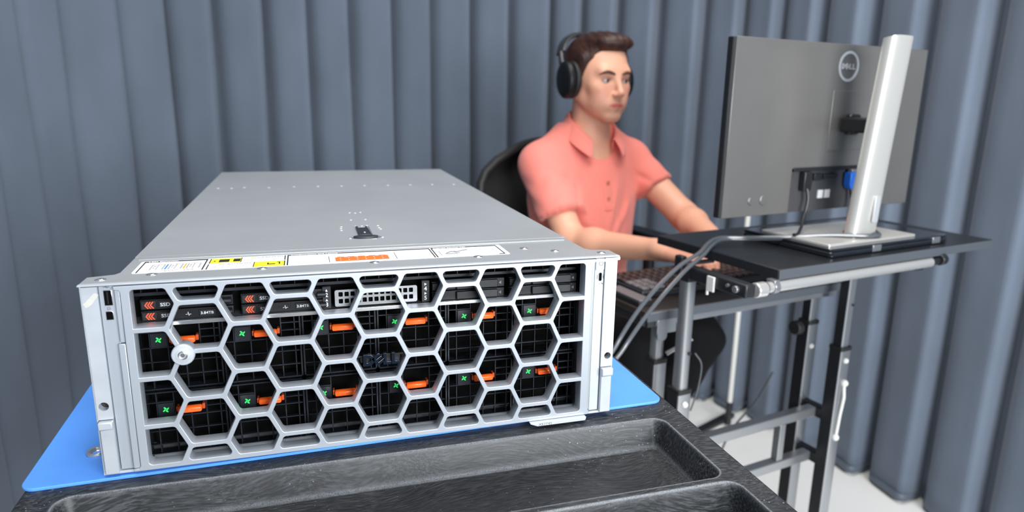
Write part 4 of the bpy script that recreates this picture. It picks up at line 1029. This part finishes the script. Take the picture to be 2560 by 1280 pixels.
for u in (0.655, 1.155):
    g = MB(); g.prism(rrect(u - 0.036, u + 0.036, 0.90, 1.15, 0.03, 5), 'z', -0.098, -0.070); a_ = obj('armrest', g, M['frame_black'], ch, bev=0.008, seg=3)
    g = MB(); g.tube(bez([(u, 1.03, -0.098), (u, 1.03, -0.25), (u - 0.04 * (1 if u > 0.9 else -1), 1.03, -0.37), (0.905 + (0.06 if u > 0.9 else -0.06), 1.02, -0.405)], 8), 0.018, 12); obj('armrest_post', g, M['frame_black'], ch)
g = MB(); g.cyl((0.905, 1.03, -0.80), (0.905, 1.03, -0.415), 0.028); obj('gas_column', g, M['frame_black'], ch)
g = MB(); g.tube(bez([(0.905, 1.08, -0.41), (0.905, 1.24, -0.40), (0.905, 1.245, -0.25), (0.905, 1.215, -0.15)], 8), 0.022, 12); obj('back_support', g, M['frame_black'], ch)
for k in range(5):
    a = math.radians(72 * k + 20); ex, ey = 0.905 + 0.30 * math.cos(a), 1.03 + 0.30 * math.sin(a)
    g = MB(); g.tube([(0.905, 1.03, -0.785), (0.5 * (0.905 + ex), 0.5 * (1.03 + ey), -0.80), (ex, ey, -0.825)], [0.028, 0.022, 0.014], 12); obj('base_spoke', g, M['frame_black'], ch)
    g = MB(); g.cyl((ex - 0.022 * math.sin(a), ey + 0.022 * math.cos(a), -0.852), (ex + 0.022 * math.sin(a), ey - 0.022 * math.cos(a), -0.852), 0.0275); obj('caster', g, M['rubber'], ch, bev=0.003)

# ============================================================ person (desk frame)
def smin(a, b, k):
    h = np.clip(0.5 + 0.5 * (b - a) / k, 0, 1); return b * (1 - h) + a * h - k * h * (1 - h)
def smax(a, b, k): return -smin(-a, -b, k)
def s_caps(P, a, b, ra, rb):
    a = np.array(a, float); b = np.array(b, float); ba = b - a; pa = P - a
    h = np.clip(pa @ ba / (ba @ ba), 0, 1); return np.linalg.norm(pa - h[:, None] * ba, axis=1) - (ra + (rb - ra) * h)
def s_ell(P, c, r, Rm=None):
    q = P - np.array(c, float)
    if Rm is not None: q = q @ Rm        # columns of Rm are the local axes
    r = np.array(r, float); k0 = np.linalg.norm(q / r, axis=1); k1 = np.linalg.norm(q / (r * r), axis=1) + 1e-9
    return k0 * (k0 - 1) / k1
class Shape:
    """list of primitives merged with a smooth minimum; also gives a rough mesh to start from"""
    def __init__(s): s.items = []; s.start = MB()
    def caps(s, a, b, ra, rb, k=0.02):
        s.items.append((lambda P: s_caps(P, a, b, ra, rb), k))
        n = 6; s.start.tube([Vector(a).lerp(Vector(b), i / n) for i in range(n + 1)], [ra + (rb - ra) * i / n + 0.002 for i in range(n + 1)], 16)
        s.start.ball(a, ra + 0.002, 14, 8); s.start.ball(b, rb + 0.002, 14, 8)
    def ell(s, c, r, k=0.02, Rm=None):
        s.items.append((lambda P: s_ell(P, c, r, Rm), k))
        t = MB(); t.ball((0, 0, 0), tuple(x + 0.002 for x in r), 20, 12)
        s.start.merge(t, lambda p: tuple(np.array(c) + (Rm @ np.array(p) if Rm is not None else np.array(p))))
    def d(s, P):
        v = None
        for f, k in s.items:
            x = f(P); v = x if v is None else smin(v, x, k)
        return v
def grow(name, start, fn, voxel, iters=5, smooth=2):
    me = bpy.data.meshes.new(name); me.from_pydata(start.v, [], start.f)
    bm = bmesh.new(); bm.from_mesh(me); bmesh.ops.recalc_face_normals(bm, faces=bm.faces); bm.to_mesh(me); bm.free()
    o = bpy.data.objects.new('tmp', me); C.objects.link(o)
    r = o.modifiers.new('r', 'REMESH'); r.mode = 'VOXEL'; r.voxel_size = voxel; r.adaptivity = 0
    bpy.context.view_layer.update()
    m2 = bpy.data.meshes.new_from_object(o.evaluated_get(bpy.context.evaluated_depsgraph_get()))
    P = np.empty(len(m2.vertices) * 3); m2.vertices.foreach_get('co', P); P = P.reshape(-1, 3)
    E_ = np.empty(len(m2.edges) * 2, dtype=np.int64); m2.edges.foreach_get('vertices', E_); E_ = E_.reshape(-1, 2)
    faces = [tuple(p.vertices) for p in m2.polygons]
    bpy.data.objects.remove(o); bpy.data.meshes.remove(me); bpy.data.meshes.remove(m2)
    deg = np.bincount(E_.ravel(), minlength=len(P)).astype(float)
    def proj(P):
        h = 0.0008; d = fn(P); g = np.stack([fn(P + np.eye(3)[i] * h) - d for i in range(3)], 1) / h
        n = np.linalg.norm(g, axis=1) + 1e-6; st = np.clip(d / n, -0.008, 0.008); return P - g / n[:, None] * st[:, None]
    def lap(P, w):
        S = np.zeros_like(P)
        for i in range(3): S[:, i] = np.bincount(E_[:, 0], P[E_[:, 1], i], len(P)) + np.bincount(E_[:, 1], P[E_[:, 0], i], len(P))
        return P * (1 - w) + w * S / deg[:, None]
    for it in range(iters):
        P = proj(P)
        if it < iters - 1: P = lap(P, 0.5)
    for it in range(smooth): P = lap(P, 0.35)
    g = MB(); g.v = [tuple(p) for p in P]; g.f = faces; g.mi = [0] * len(faces)
    return g, P

# joints (u, v, z)
PU = 0.905
shR, elR, wrR = (0.762, 1.035, 0.148), (0.772, 0.880, -0.040), (0.868, 0.652, -0.023)
shL, elL, wrL = (1.066, 1.035, 0.152), (1.138, 0.862, 0.006), (1.062, 0.655, -0.020)
HO = np.array([0.905, 0.985, 0.384]); ha = math.radians(4)
HF = np.array([math.sin(ha), -math.cos(ha), 0]); HL = np.array([math.cos(ha), math.sin(ha), 0])
tilt = math.radians(2); HZ = np.array([0, 0, 1.0]); HF2 = HF * math.cos(tilt) - HZ * math.sin(tilt); HZ2 = HZ * math.cos(tilt) + HF * math.sin(tilt)
HR = np.stack([HL, HF2, HZ2], 1)                 # local (left, forward, up) -> desk frame
def hp(x, y, z): return tuple(HO + HR @ (np.array([x, y, z], float)))
head = Shape()
def he(c, r, k=0.012): head.ell(hp(*c), r, k, HR)
def hc(a, b, ra, rb, k=0.010): head.caps(hp(*a), hp(*b), ra, rb, k)
he((0, -0.014, 0.034), (0.0745, 0.094, 0.081), 0.02)
he((0, 0.017, -0.004), (0.0655, 0.069, 0.083), 0.02)
he((0, 0.028, -0.058), (0.0520, 0.053, 0.052), 0.025)
for sgn in (-1, 1):
    hc((sgn * 0.054, -0.008, -0.046), (sgn * 0.016, 0.066, -0.098), 0.016, 0.013, 0.022)
    he((sgn * 0.040, 0.055, -0.026), (0.022, 0.019, 0.018), 0.02)
    he((sgn * 0.030, 0.056, -0.060), (0.023, 0.023, 0.030), 0.02)
he((0, 0.069, -0.099), (0.021, 0.016, 0.015), 0.014)
hc((-0.038, 0.0685, 0.015), (0.038, 0.0685, 0.015), 0.0125, 0.0125, 0.016)
hc((0, 0.080, 0.006), (0, 0.100, -0.036), 0.0058, 0.0080, 0.012)
he((0, 0.1005, -0.040), (0.0092, 0.0095, 0.0085), 0.008)
for sgn in (-1, 1): he((sgn * 0.0105, 0.0915, -0.0435), (0.0068, 0.0090, 0.0062), 0.007)
he((0, 0.077, -0.070), (0.028, 0.0135, 0.018), 0.014)
for sgn in (-1, 1):
    hc((sgn * 0.0225, 0.0790, -0.0700), (sgn * 0.004, 0.0885, -0.0668), 0.0026, 0.0044, 0.004)
    hc((sgn * 0.0215, 0.0790, -0.0722), (0, 0.0880, -0.0765), 0.0026, 0.0052, 0.004)
neck = Shape()
neck.caps(hp(0, -0.022, -0.050), (PU + 0.002, 1.020, 0.190), 0.050, 0.056, 0.03)
neck.caps((PU, 1.02, 0.200), (PU, 1.025, 0.130), 0.060, 0.075, 0.03)
torso = Shape()
torso.ell((PU, 1.035, 0.060), (0.150, 0.100, 0.150), 0.04); torso.ell((PU, 1.035, -0.100), (0.130, 0.095, 0.150), 0.04); torso.ell((PU, 1.040, -0.270), (0.150, 0.105, 0.100), 0.04)
torso.caps((shR[0] + 0.02, shR[1], shR[2] - 0.008), (shL[0] - 0.02, shL[1], shL[2] - 0.008), 0.038, 0.038, 0.04)
arms = Shape()
def arm(sh, el, wr):
    arms.caps(sh, el, 0.045, 0.039, 0.02)
    mid = tuple(np.array(el) * 0.72 + np.array(wr) * 0.28 + np.array([0, 0, -0.001]))
    arms.caps(el, mid, 0.0370, 0.0395, 0.02); arms.caps(mid, wr, 0.0385, 0.0255, 0.02)
arm(shR, elR, wrR); arm(shL, elL, wrL)
hands = Shape()
def hand(wr, tipdir, side, tip_z, spread=1.0):
    """side=+1: thumb towards +u"""
    d = np.array([tipdir[0], tipdir[1], 0.0]); d /= np.linalg.norm(d); s = np.array([-d[1], d[0], 0.0])
    if s[0] * side < 0: s = -s
    w = np.array(wr); z = np.array([0, 0, 1.0])
    hands.caps(w, w + d * 0.03 - z * 0.002, 0.0245, 0.023, 0.012)
    for off in (-0.026, -0.009, 0.009, 0.025):           # palm made of four rays
        hands.caps(w + d * 0.012 + s * off * 0.6, w + d * 0.088 + s * off - z * 0.004, 0.0165, 0.0125, 0.010)
    L_ = (0.056, 0.072, 0.078, 0.070)
    for off, ln, i in zip((-0.029, -0.0095, 0.0105, 0.0300), L_, range(4)):
        k0 = w + d * (0.090 - 0.004 * abs(i - 1.8)) + s * off - z * 0.003
        fd = d + s * off * 2.2; fd /= np.linalg.norm(fd)
        k1 = k0 + fd * ln * 0.48 + z * (0.004 - 0.002 * i * 0)
        k2 = k1 + fd * ln * 0.30 - z * 0.012
        k3 = k2 + fd * ln * 0.12 - z * (0.014 + 0.002 * (i % 2))
        hands.caps(k0, k1, 0.0096, 0.0086, 0.0045); hands.caps(k1, k2, 0.0086, 0.0078, 0.0025); hands.caps(k2, k3, 0.0078, 0.0068, 0.0025)
    t0 = w + d * 0.026 + s * 0.024 - z * 0.006; t1 = t0 + d * 0.034 + s * 0.024 - z * 0.008; t2 = t1 + d * 0.030 + s * 0.006 - z * 0.006
    hands.caps(t0, t1, 0.0145, 0.0112, 0.010); hands.caps(t1, t2, 0.0108, 0.0085, 0.003)
hand(wrR, (0.30, -1.0), 1, -0.037)
hand(wrL, (-0.42, -1.0), -1, -0.037)
legs = Shape(); trs = Shape()
hipR, knR, anR = (0.825, 1.03, -0.285), (0.800, 0.640, -0.265), (0.840, 0.800, -0.770)
hipL, knL, anL = (0.985, 1.03, -0.285), (1.000, 0.640, -0.265), (0.985, 0.860, -0.770)
for hp_, kn, an in ((hipR, knR, anR), (hipL, knL, anL)):
    legs.caps(hp_, kn, 0.066, 0.046, 0.03); legs.caps(kn, an, 0.046, 0.032, 0.02); legs.caps(an, (an[0], an[1] - 0.13, an[2] - 0.065), 0.034, 0.026, 0.02)
    trs.caps(hp_, kn, 0.088, 0.068, 0.04); trs.caps(kn, (an[0], an[1], an[2] + 0.02), 0.069, 0.052, 0.03)
trs.ell((PU, 1.04, -0.265), (0.165, 0.125, 0.095), 0.04)

def d_eye(P):
    r = None
    for sgn in (-1, 1):
        x = s_ell(P, hp(sgn * 0.0310, 0.0830, -0.0075), (0.0165, 0.0120, 0.0075), HR); r = x if r is None else np.minimum(r, x)
    return r
def d_body(P):
    out = np.full(len(P), 9.0)
    q = (P - HO) @ HR
    m1 = P[:, 2] > 0.10
    if m1.any():
        A = P[m1]; d = head.d(A); d = smax(d, -d_eye(A), 0.006); d = smin(d, neck.d(A), 0.012); out[m1] = d
    m2 = P[:, 2] < 0.26
    if m2.any(): out[m2] = smin(out[m2], torso.d(P[m2]), 0.035)
    m3 = (P[:, 2] < 0.22) & (P[:, 2] > -0.14)
    if m3.any(): out[m3] = smin(out[m3], arms.d(P[m3]), 0.02)
    m4 = (P[:, 2] < 0.06) & (P[:, 2] > -0.12) & (P[:, 1] < 0.72)
    if m4.any(): out[m4] = smin(out[m4], hands.d(P[m4]), 0.010)
    m5 = P[:, 2] < -0.12
    if m5.any(): out[m5] = smin(out[m5], legs.d(P[m5]), 0.03)
    return out
start = MB()
for sh in (head, neck, torso, arms, hands, legs): start.merge(sh.start)
body_mb, BP = grow('body', start, d_body, 0.0036, iters=4, smooth=1)

man = thing('person', 'seated person in a coral polo shirt and black headphones, both hands on the keyboard', 'person', (0.905, 1.0, -0.88), 'D')
# skin
sk = bpy.data.materials.new('skin'); sk.use_nodes = True; nt = sk.node_tree; b = nt.nodes['Principled BSDF']
at = nt.nodes.new('ShaderNodeAttribute'); at.attribute_name = 'tone'
nt.links.new(at.outputs['Color'], b.inputs['Base Color'])
b.inputs['Roughness'].default_value = 0.48; b.inputs['Subsurface Weight'].default_value = 0.12; b.inputs['Subsurface Radius'].default_value = (0.012, 0.005, 0.003)
bo = obj('body', body_mb, sk, man, smooth=80)
ql = (BP - HO) @ HR
base_c = np.array([0.78, 0.40, 0.265]); flush = np.array([0.70, 0.27, 0.19]); lipc = np.array([0.58, 0.10, 0.085])
tone = np.tile(base_c, (len(BP), 1))
def blend(w_, c): 
    global tone
    tone = tone * (1 - w_[:, None]) + np.array(c) * w_[:, None]
isface = (BP[:, 2] > 0.24)
cheek = np.exp(-(((np.abs(ql[:, 0]) - 0.042) / 0.020) ** 2 + ((ql[:, 2] + 0.032) / 0.022) ** 2)) * (ql[:, 1] > 0.03) * isface
blend(0.45 * cheek, flush)  # cheek flush, deepened to carry the shadow side of the face
nose = np.exp(-((ql[:, 0] / 0.014) ** 2 + ((ql[:, 2] + 0.037) / 0.012) ** 2)) * (ql[:, 1] > 0.07) * isface
blend(0.35 * nose, flush)
lip = np.clip(1.6 - 1.6 * (((ql[:, 0]) / 0.027) ** 2 + ((ql[:, 2] + 0.0712) / 0.0070) ** 2), 0, 1) * (ql[:, 1] > 0.07) * isface
blend(0.95 * lip, lipc)
eye_shade = np.exp(-(((np.abs(ql[:, 0]) - 0.0315) / 0.017) ** 2 + ((ql[:, 2] + 0.006) / 0.010) ** 2)) * (ql[:, 1] > 0.05) * isface
blend(0.6 * eye_shade, (0.45, 0.21, 0.15))  # shading about the eyes, put into the skin colour
jaw = np.clip((-0.050 - ql[:, 2]) / 0.04, 0, 1) * (ql[:, 2] > -0.125) * (ql[:, 1] > 0.0) * isface
blend(0.12 * jaw * (1 - lip), (0.52, 0.36, 0.30))
knuck = (BP[:, 1] < 0.60) & (BP[:, 2] < 0.03); blend(0.35 * knuck, flush)
ca_ = bo.data.color_attributes.new('tone', 'FLOAT_COLOR', 'POINT')
ca_.data.foreach_set('color', np.c_[tone, np.ones(len(BP))].ravel())

# eyes
M['eye_white'] = mat('eye_white', (0.50, 0.45, 0.43), 0.15); M['iris'] = mat('iris_brown', (0.09, 0.04, 0.02), 0.12); M['pupil'] = mat('pupil', (0.004, 0.004, 0.004), 0.1)
for sgn in (-1, 1):
    g = MB(); c_ = np.array([sgn * 0.0310, 0.0690, -0.0075]); gz_ = np.array([0.24, 1.0, -0.03]); gz_ /= np.linalg.norm(gz_)
    a_ = np.cross(gz_, [0, 0, 1]); a_ /= np.linalg.norm(a_); b_ = np.cross(a_, gz_)
    n = 24; rings = [0.001, 5, 10, 20, 28, 45, 65, 90, 120, 150, 179.9]
    vs = []
    for ang in rings:
        t = math.radians(ang)
        for k in range(n):
            p = 2 * math.pi * k / n; v = gz_ * math.cos(t) + (a_ * math.cos(p) + b_ * math.sin(p)) * math.sin(t); vs.append(hp(*(c_ + v * 0.0122)))
    for j in range(len(rings) - 1):
        g.add([], [])
    g.v = [tuple(v) for v in vs]
    for j in range(len(rings) - 1):
        for k in range(n):
            g.f.append((j * n + k, j * n + (k + 1) % n, (j + 1) * n + (k + 1) % n, (j + 1) * n + k)); g.mi.append(2 if j < 2 else 1 if j < 4 else 0)
    obj('eye', g, [M['eye_white'], M['iris'], M['pupil']], man, smooth=60)
hairm = mat('dark_auburn_hair', (0.034, 0.0095, 0.0042), 0.5, bump=0.5, bscale=60, var=0.5, vscale=30, stretch=(5, 0.8, 1.2), bdist=0.004)
M['brow'] = mat('brow_hair', (0.085, 0.035, 0.020), 0.7)
for sgn in (-1, 1):
    pts = []
    for bx_, bz_ in ((0.0120, 0.0080), (0.0220, 0.0115), (0.0330, 0.0135), (0.0430, 0.0115), (0.0510, 0.0060)):
        yy = np.linspace(0.13, 0.03, 201); dd_ = d_body(np.array([hp(sgn * bx_, y_, bz_) for y_ in yy])); pts.append(hp(sgn * bx_, yy[np.argmax(dd_ < 0)] + 0.0002, bz_))
    pp_ = bez(pts, 6); rr_ = [0.0040 * math.sin(math.pi * (0.15 + 0.8 * i / (len(pp_) - 1))) + 0.0006 for i in range(len(pp_))]
    obj('eyebrow', MB().tube(pp_, rr_, 8), M['brow'], man)
    pts = [hp(sgn * 0.0180, 0.0785, -0.0060), hp(sgn * 0.0290, 0.0825, -0.0015), hp(sgn * 0.0430, 0.0735, -0.0060)]
    obj('eyelid', MB().tube(bez(pts, 6), 0.0022, 8), mat('eyelid_skin', (0.42, 0.20, 0.15), 0.5), man)
# hair
hairS = Shape()
hairS.ell(hp(0, -0.016, 0.036), (0.0805, 0.100, 0.0815), 0.02, HR)
hairS.ell(hp(0.0, 0.036, 0.090), (0.055, 0.050, 0.024), 0.02, HR)
hairS.ell(hp(0.006, 0.066, 0.086), (0.050, 0.022, 0.0150), 0.015, HR)
hairS.ell(hp(0.026, 0.066, 0.089), (0.024, 0.016, 0.010), 0.012, HR)
for sgn in (-1, 1): hairS.caps(hp(sgn * 0.068, 0.022, 0.045), hp(sgn * 0.069, 0.012, 0.000), 0.0105, 0.0075, 0.015)
def d_hair(P):
    q = (P - HO) @ HR; x, y, z = q.T
    d = hairS.d(P)
    # hair line: keep what lies above/behind a surface
    line = np.interp(y, [-0.14, -0.08, -0.045, -0.02, 0.004, 0.024, 0.040, 0.058, 0.075, 0.12], [-0.075, -0.070, -0.050, -0.015, -0.012, -0.004, 0.034, 0.060, 0.066, 0.068])
    line = line + 0.010 * (np.abs(x) / 0.06) ** 2 * (y > 0.05)
    d = smax(d, (line - z) * 0.8, 0.006)
    d = d + 0.0012 * np.sin(x * 330 + 6 * np.sin(y * 30)) * np.clip((z - 0.085) / 0.02, 0, 1)
    return d
hm, _ = grow('hair', hairS.start, d_hair, 0.0032, iters=12, smooth=1)
obj('hair', hm, hairm, man, smooth=80)
# ears (mostly under the headphones)
# ---- polo shirt
S = Shape()
S.ell((PU, 1.035, 0.055), (0.172, 0.118, 0.160), 0.05); S.ell((PU, 1.030, -0.090), (0.152, 0.120, 0.150), 0.06); S.ell((PU, 1.035, -0.250), (0.172, 0.132, 0.110), 0.06)
S.caps((shR[0] + 0.01, shR[1], shR[2] - 0.002), (shL[0] - 0.01, shL[1], shL[2] - 0.002), 0.052, 0.052, 0.05)
S.caps((PU - 0.045, 1.035, 0.222), (PU + 0.045, 1.035, 0.222), 0.046, 0.046, 0.04)
for q_ in (shR, shL): S.caps((PU + (0.05 if q_[0] > PU else -0.05), 1.035, 0.215), (q_[0], q_[1], q_[2] + 0.004), 0.046, 0.048, 0.04)
SL = Shape()
def lerp3(a, b, t): return tuple(np.array(a) * (1 - t) + np.array(b) * t)
hemR, hemL = lerp3(shR, elR, 0.66), lerp3(shL, elL, 0.50)
SL.caps(shR, lerp3(shR, elR, 0.50), 0.057, 0.058, 0.03); SL.caps(shL, lerp3(shL, elL, 0.36), 0.053, 0.053, 0.03)
def ridge(P, a, b, w, h):
    """a soft crease running from a to b on the cloth (width w, height h)"""
    a = np.array(a, float); b = np.array(b, float); ba = b - a; q = P - a; q = q * np.array([1, 0.35, 1]); ba2 = ba * np.array([1, 0.35, 1])
    t = np.clip(q @ ba2 / (ba2 @ ba2), 0, 1); r = np.linalg.norm(q - t[:, None] * ba2, axis=1)
    return h * np.exp(-(r / w) ** 2) * np.sin(np.pi * (0.08 + 0.84 * t))
FOLDS = [((0.835, 0.93, 0.150), (0.800, 0.91, 0.020), 0.010, -0.008), ((0.815, 0.93, 0.120), (0.850, 0.90, -0.060), 0.012, 0.006), ((0.870, 0.91, 0.150), (0.885, 0.90, 0.060), 0.008, -0.004),
         ((0.950, 0.91, 0.130), (0.905, 0.90, -0.060), 0.010, 0.006), ((0.985, 0.92, 0.120), (0.935, 0.90, -0.100), 0.012, -0.007), ((1.005, 0.92, 0.060), (0.880, 0.90, -0.120), 0.012, 0.007),
         ((1.015, 0.93, 0.140), (1.010, 0.92, 0.040), 0.010, -0.006), ((0.800, 0.92, 0.030), (0.900, 0.90, -0.090), 0.012, -0.006), ((0.790, 0.93, 0.000), (0.860, 0.90, -0.120), 0.012, 0.006),
         ((0.740, 0.98, 0.140), (0.800, 0.94, 0.110), 0.009, -0.006), ((0.735, 0.97, 0.085), (0.815, 0.92, 0.060), 0.008, -0.006), ((0.735, 0.96, 0.110), (0.800, 0.93, 0.085), 0.008, 0.005), ((0.740, 0.94, 0.055), (0.815, 0.90, 0.035), 0.008, 0.005),
         ((0.845, 0.93, 0.200), (0.835, 0.92, 0.110), 0.009, 0.005), ((1.040, 0.96, 0.120), (1.090, 0.93, 0.075), 0.009, -0.005), ((1.050, 0.96, 0.090), (1.095, 0.92, 0.060), 0.009, 0.005), ((0.960, 0.90, 0.040), (0.930, 0.90, -0.130), 0.009, 0.005)]
def fold_noise(P):
    s = 0
    for f in FOLDS: s = s - ridge(P, *f)
    return s
def fold_sleeve(P, sh, el):
    sh = np.array(sh); ax = np.array(el) - sh; L_ = np.linalg.norm(ax); ax = ax / L_; t = (P - sh) @ ax
    r = P - sh - t[:, None] * ax
    return np.sin(t * 85 + 2.5 * np.sin(r[:, 1] * 60) + r[:, 0] * 50) * np.clip(t / 0.05, 0, 1) * np.clip((L_ * 0.85 - t) / 0.04, 0.15, 1)
def cutplane(P, c, nrm):
    n = np.array(nrm, float); n /= np.linalg.norm(n); return (P - np.array(c)) @ n
axR = np.array(elR) - np.array(shR); axL = np.array(elL) - np.array(shL)
def d_shirt(P):
    d = S.d(P) 
    dr = s_caps(P, shR, elR, 0.057, 0.064) + 0.0012 * fold_sleeve(P, shR, elR)
    dl = s_caps(P, shL, elL, 0.053, 0.056) + 0.0012 * fold_sleeve(P, shL, elL)
    dr = smax(dr, cutplane(P, hemR, axR + np.array([0.03, 0.05, -0.05])), 0.004); dl = smax(dl, cutplane(P, hemL, axL + np.array([0.0, 0.03, -0.03])), 0.004)
    d = smin(d, dr, 0.022); d = smin(d, dl, 0.022)
    d = d + fold_noise(P) * (P[:, 1] < 1.03)
    d = smax(d, P[:, 2] - 0.262, 0.006)
    d = smax(d, -s_ell(P, (PU + 0.004, 0.925, 0.235), (0.042, 0.065, 0.068)), 0.006)       # open neck
    d = smax(d, -(P[:, 2] + 0.300), 0.006)
    return d
start = MB(); start.merge(S.start); start.merge(SL.start)
sm, SP = grow('polo_shirt', start, d_shirt, 0.0042, iters=9, smooth=1)
shirtm = mat('coral_knit_cotton', (0.90, 0.255, 0.205), 0.85, spec=0.2, bump=0.25, bscale=700, sheen=0.25)
shirt = obj('polo_shirt', sm, shirtm, man, smooth=80)
# collar
def collar(sgn):
    g = MB(); rows = []; n = 26
    for k in range(n + 1):
        t = k / n; th = math.radians(-8 + 158 * t) if sgn > 0 else math.radians(-8 + 156 * t)
        front = max(0, (t - 0.45) / 0.55)
        cu_, cv_ = PU + 0.003, 1.005
        def P_(r, z): return (cu_ + sgn * r * math.sin(th), cv_ + r * math.cos(th) * 1.02, z)
        z_in = 0.298 - 0.045 * t ** 1.6 - 0.034 * front
        col = [P_(0.0610, z_in - 0.034), P_(0.0615, z_in), P_(0.0670, z_in + 0.001), P_(0.0790 + 0.006 * front, z_in - 0.020 - 0.002 * front),
               P_(0.0880 + 0.010 * front, z_in - 0.040 - 0.012 * front ** 2)]
        rows.append(col)
    vs = [p for r in rows for p in r]; m_ = 5
    g.add(vs, [(j * m_ + i, j * m_ + i + 1, (j + 1) * m_ + i + 1, (j + 1) * m_ + i) for j in range(n) for i in range(m_ - 1)])
    q = obj('collar', g, shirtm, man, smooth=60)
    s1 = q.modifiers.new('t', 'SOLIDIFY'); s1.thickness = 0.003; s1.offset = 0
    s2_ = q.modifiers.new('s', 'SUBSURF'); s2_.levels = 1; s2_.render_levels = 1
collar(-1); collar(1)
# placket and buttons, standing on the shirt front
def front_v(u, z):
    vv = np.linspace(0.84, 1.0, 161); P = np.stack([np.full(161, u), vv, np.full(161, z)], 1); d = d_shirt(P); i = np.argmax(d < 0); return vv[i]
g = MB(); rows = []
zs_ = np.linspace(0.165, 0.030, 14)
for z in zs_:
    uu = PU + 0.004 + (0.165 - z) * 0.02
    rows.append([(uu - 0.014, front_v(uu - 0.014, z) + 0.001, z), (uu - 0.013, front_v(uu - 0.013, z) - 0.0012, z), (uu + 0.013, front_v(uu + 0.013, z) - 0.0012, z), (uu + 0.014, front_v(uu + 0.014, z) + 0.001, z)])
g.add([p for r in rows for p in r], [(j * 4 + i, j * 4 + i + 1, (j + 1) * 4 + i + 1, (j + 1) * 4 + i) for j in range(len(rows) - 1) for i in range(3)])
obj('placket', g, shirtm, man, smooth=60)
for z in (0.105, 0.062):
    uu = PU + 0.006; v = front_v(uu, z) - 0.0022
    g = MB(); g.cyl((uu, v, z), (uu, v - 0.002, z), 0.0055, 0.005, 16); obj('button', g, mat('coral_button', (0.62, 0.20, 0.15), 0.35), man)
# trousers and shoes
tm, _ = grow('trousers', trs.start, lambda P: smax(trs.d(P) + 0.003 * np.sin(P[:, 2] * 60 + P[:, 1] * 45 + P[:, 0] * 30) * (P[:, 1] < 0.95), np.where(P[:, 1] > 0.88, P[:, 2] + 0.215, -1.0), 0.01), 0.006, iters=4, smooth=1)
obj('trousers', tm, mat('black_trousers', (0.007, 0.007, 0.008), 0.9, spec=0.15, bump=0.2, bscale=500), man, smooth=80)
for an in (anR, anL):
    sh_ = Shape(); sh_.caps((an[0], an[1] + 0.03, an[2] - 0.065), (an[0], an[1] - 0.15, an[2] - 0.075), 0.040, 0.036, 0.02); sh_.caps((an[0], an[1] + 0.005, an[2] - 0.005), (an[0], an[1] + 0.01, an[2] - 0.05), 0.042, 0.042, 0.02)
    f_ = lambda P, s_=sh_: smax(s_.d(P), -(P[:, 2] + 0.877), 0.004)
    q_, _ = grow('shoe', sh_.start, f_, 0.006, iters=4, smooth=1); obj('shoe', q_, mat('black_shoe', (0.015, 0.015, 0.016), 0.45), man, smooth=70)

# ---- headphones
hph = thing('headphones', 'black over-ear headphones worn by the seated person', 'headphones', tuple(HO), 'D')
hpm = mat('headphone_black', (0.005, 0.006, 0.008), 0.42, spec=0.3, bump=0.05, bscale=300); hps = mat('headphone_satin', (0.040, 0.042, 0.046), 0.28, 0.4)
for sgn in (-1, 1):
    g = MB(); secs = []
    for (dx, s_) in ((0.000, 0.86), (0.004, 0.97), (0.010, 1.0), (0.018, 0.98), (0.023, 0.88), (0.026, 0.60), (0.0268, 0.15)):
        ring = []
        for k in range(32):
            a = 2 * math.pi * k / 32
            ring.append(hp(sgn * (0.086 + dx), -0.008 + 0.036 * s_ * math.cos(a) + 0.010 * math.sin(a) * -s_ * 0.3, -0.010 + 0.049 * s_ * math.sin(a)))
        secs.append(ring)
    g.sweep(secs); obj('ear_cup', g, hpm, hph, smooth=50)
    g = MB(); secs = []
    for (dx, s_) in ((-0.016, 0.80), (-0.012, 0.95), (-0.004, 1.0), (0.001, 0.92)):
        secs.append([hp(sgn * (0.086 + dx), -0.006 + 0.037 * s_ * math.cos(2 * math.pi * k / 32), -0.010 + 0.049 * s_ * math.sin(2 * math.pi * k / 32)) for k in range(32)])
    g.sweep(secs); obj('ear_cushion', g, M['rubber'], hph, smooth=50)
    g = MB(); g.tube(bez([hp(sgn * 0.100, -0.014, 0.012), hp(sgn * 0.0985, -0.032, 0.036), hp(sgn * 0.0925, -0.047, 0.060)], 8), [0.009] * 9 + [0.0078] * 8, 12); obj('yoke', g, hps, hph)
pts = []
for a in range(-72, 73, 6):
    t = math.radians(a); pts.append(hp(0.0965 * math.sin(t), -0.034 - 0.046 * math.cos(t), 0.034 + 0.078 * math.cos(t)))
g = MB(); secs = []
for i, p in enumerate(pts):
    p = Vector(p); d = (Vector(pts[min(i + 1, len(pts) - 1)]) - Vector(pts[max(i - 1, 0)])).normalized()
    f = Vector(HF2); f = (f - d * f.dot(d)).normalized(); o_ = d.cross(f)
    secs.append([tuple(p + f * (0.016 * math.cos(2 * math.pi * k / 14)) + o_ * (0.0065 * math.sin(2 * math.pi * k / 14))) for k in range(14)])
g.sweep(secs); obj('headband', g, hps, hph, smooth=60)
